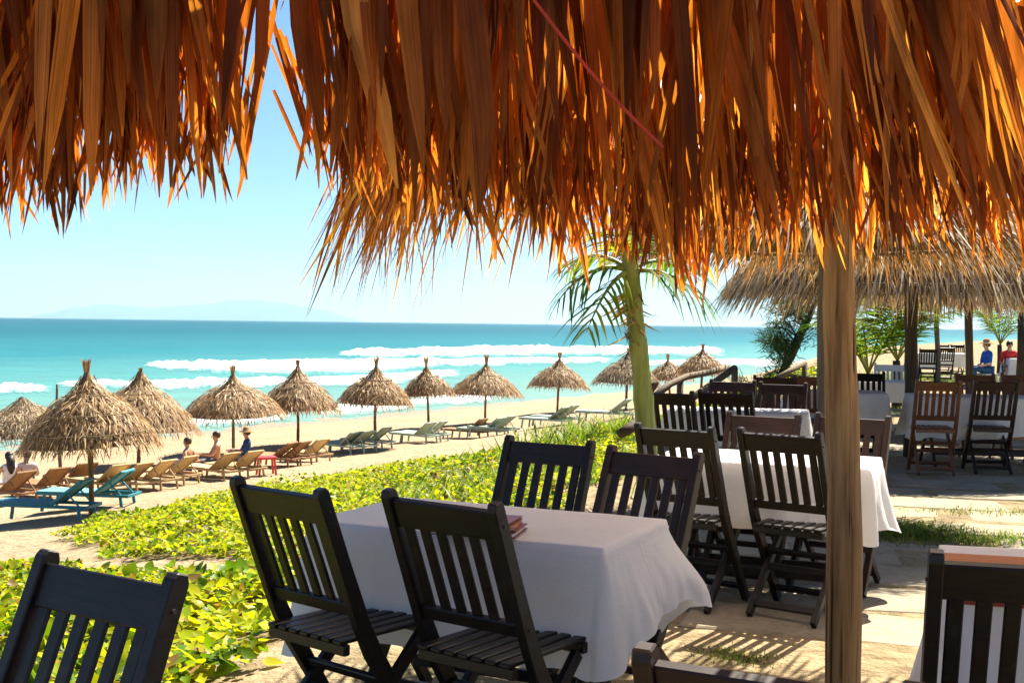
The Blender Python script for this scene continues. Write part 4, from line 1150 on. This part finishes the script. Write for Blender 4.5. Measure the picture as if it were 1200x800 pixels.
def person(label, loc, yaw, skin, top, hair, pants, seat=.33, lean=-.08, hat=None, long_hair=False, sleeve=False, legs='bent', arm='lap', scale=1.0, turn=0.0):
    root = thing('person', label, 'person', loc, yaw, None); root.scale = (scale,) * 3
    J = {}; E = []; Rr = {}
    def j(n, p, r): J[n] = p; Rr[n] = r
    hz = seat + .10; ly = lean
    j('pelvis', (0, 0, hz), (.145, .11)); j('waist', (0, ly * .4, hz + .18), (.125, .095)); j('chest', (0, ly * .8, hz + .36), (.15, .105)); j('collar', (0, ly, hz + .49), (.085, .07))
    j('neck', (turn * .01, ly + .02, hz + .56), .05); j('jaw', (0, ly + .045, hz + .63), (.062, .07)); j('skull', (0, ly + .04, hz + .71), (.075, .09)); j('crown', (0, ly + .03, hz + .785), (.045, .055))
    E += [('pelvis', 'waist'), ('waist', 'chest'), ('chest', 'collar'), ('collar', 'neck'), ('neck', 'jaw'), ('jaw', 'skull'), ('skull', 'crown')]
    for s, n in ((-1, 'l'), (1, 'r')):
        j('sh' + n, (s * .175, ly, hz + .45), .062)
        if arm == 'back': el, wr = (s * .27, ly - .12, hz + .20), (s * .27, ly - .20, hz - .02)
        elif arm == 'knee': el, wr = (s * .25, ly + .14, hz + .22), (s * .17, ly + .40, hz + .24)
        else: el, wr = (s * .24, ly + .04, hz + .18), (s * .14, ly + .26, hz + .10)
        hand = tuple(np.array(wr) + norm(np.array(wr) - np.array(el)) * .08)
        j('el' + n, el, .042); j('wr' + n, wr, .03); j('hd' + n, hand, (.038, .02))
        E += [('collar', 'sh' + n), ('sh' + n, 'el' + n), ('el' + n, 'wr' + n), ('wr' + n, 'hd' + n)]
        dv = norm(np.array(hand) - np.array(wr)); sd = norm(np.cross(dv, (0, 0, 1)) + 1e-6)
        for k in range(5):
            fo = (k - 1.5) * .018 if k < 4 else -s * .04
            ln = (.075, .085, .08, .06, .045)[k]
            p1 = np.array(hand) + sd * fo + dv * (ln * .5 if k < 4 else .005); p2 = np.array(hand) + sd * fo * 1.25 + dv * ln - np.array((0, 0, .02))
            j(f'f{n}{k}a', tuple(p1), .010); j(f'f{n}{k}b', tuple(p2), .008); E += [('hd' + n, f'f{n}{k}a'), (f'f{n}{k}a', f'f{n}{k}b')]
        j('hip' + n, (s * .095, .03, hz - .01), .095)
        if legs == 'bent': kn, an = (s * .14, .44, hz + .04), (s * .14, .46, .08)
        elif legs == 'out': kn, an = (s * .12, .46, hz + .05), (s * .10, .88, hz - .08)
        else: kn, an = (s * .16, .36, hz + .22), (s * .12, .58, .06)
        j('kn' + n, kn, .06); j('an' + n, an, .04); j('toe' + n, tuple(np.array(an) + np.array((0, .15, -.03 if legs != 'out' else .08))), (.042, .03))
        E += [('pelvis', 'hip' + n), ('hip' + n, 'kn' + n), ('kn' + n, 'an' + n), ('an' + n, 'toe' + n)]
    names = list(J); ix = {n: i for i, n in enumerate(names)}
    skin_mesh('body', [J[n] for n in names], [(ix[a], ix[b]) for a, b in E], [Rr[n] for n in names], M[skin], root)
    def cover(nm, js, edges, grow_, mat):
        ii = {n: i for i, n in enumerate(js)}
        rr = [tuple(np.array(Rr[n] if not np.isscalar(Rr[n]) else (Rr[n], Rr[n])) + grow_) for n in js]
        skin_mesh(nm, [J[n] for n in js], [(ii[a], ii[b]) for a, b in edges], rr, M[mat], root)
    if top:
        js = ['waist', 'pelvis', 'chest', 'collar', 'shl', 'shr', 'ell', 'elr']; ed = [('pelvis', 'waist'), ('waist', 'chest'), ('chest', 'collar'), ('collar', 'shl'), ('collar', 'shr'), ('shl', 'ell'), ('shr', 'elr')]
        if not sleeve: js = js[:6]; ed = ed[:5]
        cover('shirt', js, ed, .016, top)
    if pants:
        js = ['pelvis', 'hipl', 'hipr', 'knl', 'knr']; ed = [('pelvis', 'hipl'), ('pelvis', 'hipr'), ('hipl', 'knl'), ('hipr', 'knr')]
        if pants == 'jeans': js += ['anl', 'anr']; ed += [('knl', 'anl'), ('knr', 'anr')]
        cover('trousers', js, ed, .014, pants)
    hc = Vector((0, ly + .025, hz + .715))
    v = MB().lathe([(.001, .105), (.05, .095), (.082, .06), (.094, .01), (.09, -.04), (.07, -.075)], 14)
    v.v = [(hc.x + a, hc.y - .012 + b * 1.12, hc.z + c + (.035 * (b / .09) if b > 0 and c < .05 else 0)) for a, b, c in v.v]
    hm = v
    if long_hair: hm.tube([(hc.x, hc.y - .05, hc.z), (hc.x, hc.y - .10, hc.z - .12), (hc.x, hc.y - .13, hc.z - .27), (hc.x, hc.y - .13, hc.z - .40)], [.085, .095, .085, .03], 10)
    link('hair', hm.mesh('hair', M[hair], True), root)
    # eyes, nose and ears sit on the head
    fc = MB().lathe([(.001, .016), (.012, .01), (.016, -.01), (.001, -.022)], 8, (0, ly + .135, hz + .675))
    for s in (-1, 1): fc.box((s * .078, ly + .035, hz + .69), (.014, .03, .05))
    link('face', fc.mesh('face', M[skin], True), root)
    ey = MB()
    for s in (-1, 1): ey.box((s * .03, ly + .118, hz + .705), (.022, .012, .01))
    ey.box((0, ly + .112, hz + .635), (.045, .012, .009)); link('eyes_and_mouth', ey.mesh('eyes_and_mouth', M['hair']), root)
    if hat:
        h = MB().lathe([(.001, .135), (.06, .13), (.095, .09), (.10, .03), (.20, .0), (.205, -.012), (.09, .012)], 18, (hc.x, hc.y, hc.z + .02))
        link('hat', h.mesh('hat', M[hat], True), root)
    return root

seaward = math.atan2(.84, .54)          # turn that makes local +y face the sea
def sit(px, head_py, gz_px, **kw):
    """person sitting on the sand so that the head top is seen at head_py"""
    b = ground_at(px, gz_px); return b
b = sit(9, 0, 578); person('person with long dark hair and white top sitting behind a brown lounger', b, seaward - .2, 'skin_pale', 'white_cloth', 'hair', None, seat=.05, long_hair=True, legs='up', arm='knee')
b = sit(31, 0, 577); person('person in a pale pink shirt sitting beside the long-haired one', b, seaward - .5, 'skin', 'pink_cloth', 'hair_brown', 'grey_cloth', seat=.08, sleeve=True, legs='up', arm='knee')
b = sit(216, 0, 560); person('bare-backed person leaning on one arm behind the tan loungers', b, seaward + .3, 'skin', None, 'hair_brown', 'navy_cloth', seat=.12, legs='up', arm='back', lean=-.1)
b = sit(254, 0, 556); person('bare-backed person sitting upright next to a tan lounger', b, seaward + .9, 'skin', None, 'hair_brown', 'grey_cloth', seat=.20, legs='out', arm='knee', lean=.0)
b = sit(286, 0, 550); person('person in a straw hat and blue top sitting by the parasol pole', b, seaward + .8, 'skin', 'navy_cloth', 'hair', 'grey_cloth', seat=.18, hat='hat_straw', sleeve=True, legs='up', arm='knee')
pb = at_depth(1158, 400, 30.0)
person('person in a bright blue top, jeans and brown hat perched by a far table', (pb[0], pb[1], .0), rad(95), 'skin_pale', 'blue_cloth', 'hair_brown', 'jeans', seat=.45, hat='hat_straw', sleeve=True, legs='bent', lean=.02, scale=.9)
pr = at_depth(1183, 400, 30.6)
person('dark-haired person in a red top sitting behind the person in blue', (pr[0], pr[1], .0), rad(170), 'skin', 'red_cloth', 'hair', 'grey_cloth', seat=.45, sleeve=True, legs='bent', lean=.0, scale=.9)
for q, nm in ((pb, 'stool carrying the person in blue'), (pr, 'stool carrying the person in red')):
    s_ = thing('wooden_stool', 'low wooden ' + nm, 'stool', (q[0], q[1], 0), .3)
    link('seat', MB().box((0, 0, .385), (.38, .34, .04)).mesh('seat', M['wood_pale'], False, .005), s_)
    for a in (-1, 1):
        for c in (-1, 1): link('leg', MB().bar((a * .14, c * .12, .375), (a * .17, c * .15, 0), .035, .035).mesh('leg', M['wood_pale']), s_)

# ------------------------------------------------------------------ palms and trees
def frond(base, dirv, L, droop, nl, leaf, width, mat, parent, hang=.5, seg=3):
    """rachis with two rows of leaflets"""
    D = Vector(dirv).normalized(); pts = []
    for t in np.linspace(0, 1, 12): p = Vector(base) + D * (L * t); p.z -= droop * L * t * t; pts.append(p)
    rach = MB().tube(pts, [.018 * (1 - .85 * t) for t in np.linspace(0, 1, 12)], 6)
    P = []; DD = []; NN = []; LL = []
    for k in range(nl):
        t = .16 + .84 * (k + .5) / nl
        i = min(int(t * 11), 10); u = t * 11 - i; p = pts[i].lerp(pts[i + 1], u); tg = (pts[i + 1] - pts[i]).normalized()
        side = tg.cross(Vector((0, 0, 1))); side = side.normalized() if side.length > .05 else Vector((1, 0, 0)); up = side.cross(tg)
        for s in (-1, 1):
            d = tg * rng.uniform(.55, .8) + side * s * 1.0 + up * rng.normal(.05, .12)
            P.append(p); DD.append(d); NN.append(up + side * rng.normal(0, .2)); LL.append(leaf * math.sin(math.pi * (.12 + .82 * t)) ** .6 * rng.uniform(.85, 1.1))
    v, f, r = blades(np.array(P), np.array(DD), np.array(NN), np.array(LL), width, droop=hang, seg=seg, fold=.35, prof=[(0, .5), (.3, 1), (.7, .7), (1, .03)])
    o = link('frond', mesh_np('frond', v, f, mat, r), parent)
    link('rachis', rach.mesh('rachis', M['trunk_green'], True), o)
    return o
# slender green palm in front of the sea
d = 7.4
tb = at_depth(752, 510, d); tb[2] = 0
root = thing('palm_tree', 'slender green palm trunk with drooping fronds rising in front of the sea', 'palm', tb)
def loc(px, py, dd=d): return Vector(at_depth(px, py, dd) - tb)
pts = [loc(760, 640), loc(758, 520), loc(752, 440), loc(744, 370), loc(738, 300), loc(733, 230)]; pts[0].z = -.2
rr = []; pp = []
for i in range(31):
    t = i / 30 * 5; k = min(int(t), 4); pp.append(pts[k].lerp(pts[k + 1], t - k)); rr.append((.068 - .022 * i / 30) * (1.10 if i % 5 == 0 else 1.0))
link('trunk', MB().tube(pp, rr, 12).mesh('trunk', M['trunk_green'], True), root)
link('branch_stub', MB().tube([loc(757, 462), loc(766, 452), loc(771, 447)], [.03, .024, .012], 7).mesh('branch_stub', M['pole_dark'], True), root)
crown_ = loc(738, 318)
for dv, L, dr, nl, lf, mt in [((-.7, -.2, .30), .50, .75, 13, .36, 'palm_green'), ((-.8, .3, .75), .55, .6, 14, .36, 'palm_yellow'), ((.8, -.25, .15), .46, .5, 11, .46, 'palm_green'), ((.7, .4, .5), .55, .5, 12, .42, 'palm_green'), ((-.3, -.5, 1.0), .6, .5, 14, .34, 'palm_yellow'), ((.25, .5, 1.0), .6, .4, 14, .34, 'palm_yellow'), ((-.5, -.5, -.1), .40, .8, 10, .32, 'palm_yellow')]:
    frond(crown_, dv, L, dr, nl, lf, .021, M[mt], root, .55)
n = 60; a = rng.random(n) * 6.28                          # curled dry fibre under the crown
P = np.array([loc(738 + 6 * rng.standard_normal(), 335 + 28 * abs(rng.standard_normal())) for _ in range(n)])
v, f, r = blades(P, np.column_stack([.8 * np.cos(a), .8 * np.sin(a), -.7 + 0 * a]), np.column_stack([np.sin(a), -np.cos(a), .5 + 0 * a]), rng.uniform(.06, .22, n), .016, bend=.5, seg=4)
link('dry_fibre', mesh_np('dry_fibre', v, f, M['thatch_straw'], r), root, kind='stuff')

def young_palm(px, d, h, label, n=9, mt='palm_yellow', trunk_h=.4, L=1.6):
    b = at_depth(px, 400, d); b[2] = 0
    root = thing('palm_tree', label, 'palm', b, float(rng.random() * 6))
    link('trunk', MB().tube([(0, 0, -.2), (.02, 0, trunk_h * .5), (0, .02, trunk_h)], [.11, .09, .07], 10).mesh('trunk', M['bark'], True), root)
    for k in range(n):
        a = 6.28 * k / n + .3 * rng.standard_normal(); e = rng.uniform(1.3, 3.0)
        frond((0, 0, trunk_h), (math.cos(a), math.sin(a), e), L * rng.uniform(.8, 1.15), .45, 20, .48 * L / 1.6, .034, M[mt if k % 2 else 'palm_green'], root, .35, 3)
    return root
young_palm(1018, 19.5, 1, 'young bright green palm standing behind the small white table', 12, L=2.2, trunk_h=.75)
young_palm(1052, 22.5, 1, 'young dark palm beside the thick dark post', 10, 'palm_green', L=2.3, trunk_h=.9)
young_palm(1172, 40.0, 1, 'yellow-green palm behind the person in red', 11, L=2.6, trunk_h=1.0)
young_palm(1196, 27.0, 1, 'tall palm with a dark trunk by the person in red', 10, L=1.7, trunk_h=1.9)

def feathery_tree(px, py, d, h, label):
    b = at_depth(px, py, d); b[2] = float(height(np.array([b[0]]), np.array([b[1]]))[0])
    root = thing('feathery_tree', label, 'tree', b)
    tr = [(-.25, 0, -.3), (-.1, 0, .4), (.18, 0, 1.0), (.45, .05, 1.55), (.72, 0, 2.2)]
    t = MB().tube(tr, [.13, .11, .09, .065, .03], 10)
    rs = np.random.default_rng(5); tips = []
    for k in range(46):
        u = rs.uniform(.12, 1); i = min(int(u * 4), 3); p = Vector(tr[i]).lerp(Vector(tr[i + 1]), u * 4 - i)
        a = rs.normal(math.pi, 1.2); q = p + Vector((math.cos(a) * rs.uniform(.3, .75), math.sin(a) * .6, rs.uniform(.0, .5)))
        t.tube([p, p.lerp(q, .5) + Vector((0, 0, .06)), q], [.02, .013, .006], 5); tips += [(p, q)] * 2
    link('trunk', t.mesh('trunk', M['bark'], True), root)
    P = []; D = []
    for p, q in tips:
        for _ in range(46):
            u = rs.uniform(.3, 1.1); c = p.lerp(q, u) + Vector(rs.normal(0, .07, 3)); P.append(c); dv = (q - p).normalized() * .7 + Vector(rs.normal(0, .6, 3)) + Vector((0, 0, .1)); D.append(dv)
    P = np.array(P); D = np.array(D); n = len(P)
    v, f, r = blades(P, D, rs.normal(0, 1, (n, 3)), rs.uniform(.10, .24, n), .014, droop=.2, seg=2, fold=.1)
    link('crown', mesh_np('crown', v, f, M['needles'], r), root, kind='stuff')
feathery_tree(912, 440, 20.0, 2.0, 'dark feathery tree leaning over the terrace edge')

# ------------------------------------------------------------------ log handrails of the beach steps
def handrail(label, d, rail, posts):
    p0 = at_depth(posts[0][0], 400, d); z0 = 0
    root = thing('log_handrail', label, 'handrail', (p0[0], p0[1], 0), 0, 'handrails of the steps to the beach')
    o = np.array((p0[0], p0[1], 0))
    link('rail', MB().tube([at_depth(x, y, dd) - o for x, y, dd in rail], .04, 8).mesh('rail', M['pole_grey'], True), root)
    for x, y, dd in posts:
        t = at_depth(x, y, dd) - o; bt = t.copy(); g = t + o; bt[2] = float(height(np.array([g[0]]), np.array([g[1]]))[0]) - .1
        link('post', MB().tube([bt, t], .04, 8).mesh('post', M['pole_grey'], True), root)
handrail('curved log handrail of the beach steps behind the green trunk', 13.5, [(765, 466, 13.2), (785, 450, 13.6), (805, 441, 14), (832, 436, 14.6), (852, 430, 15.2)], [(797, 443, 13.9), (766, 466, 13.2)])
handrail('straight log handrail of the beach steps with an end post', 13, [(806, 470, 12.9), (830, 453, 13.3), (861, 431, 13.9)], [(861, 431, 13.9), (808, 469, 12.9)])
handrail('log handrail by the feathery tree with an upright end post', 16, [(905, 446, 15.7), (943, 425, 16.2)], [(943, 425, 16.2), (906, 446, 15.7)])
# low driftwood log against the palm trunk
lg = link('driftwood_log', MB().tube([at_depth(727, 508, 11.5), at_depth(738, 502, 11.6), at_depth(750, 492, 11.8)], [.05, .055, .05], 8).mesh('driftwood_log', M['pole_dark'], True)); tag(lg, 'short dark log sticking out beside the green palm trunk', 'log')

# ------------------------------------------------------------------ haze over the sea
hb = MB().box((0, 14000, 325), (66000, 36000, 670))
hz = NT('haze'); hz.t.nodes.remove(hz.b)
pv = hz.n('ShaderNodeVolumePrincipled'); pv.inputs['Color'].default_value = (.45, .70, .84, 1); pv.inputs['Density'].default_value = 4.8e-5; pv.inputs['Anisotropy'].default_value = .3
hz.l(pv.outputs[0], hz.out.inputs['Volume'])
ho = link('haze', hb.mesh('haze', hz.m), kind='stuff'); ho['label'] = 'thin pale sea haze fading the far hills'
print('slabs', n_slab, 'eave leaves', made, 'objects', len(bpy.data.objects), 'tris', sum(len(o.data.polygons) for o in bpy.data.objects if o.type == 'MESH'))
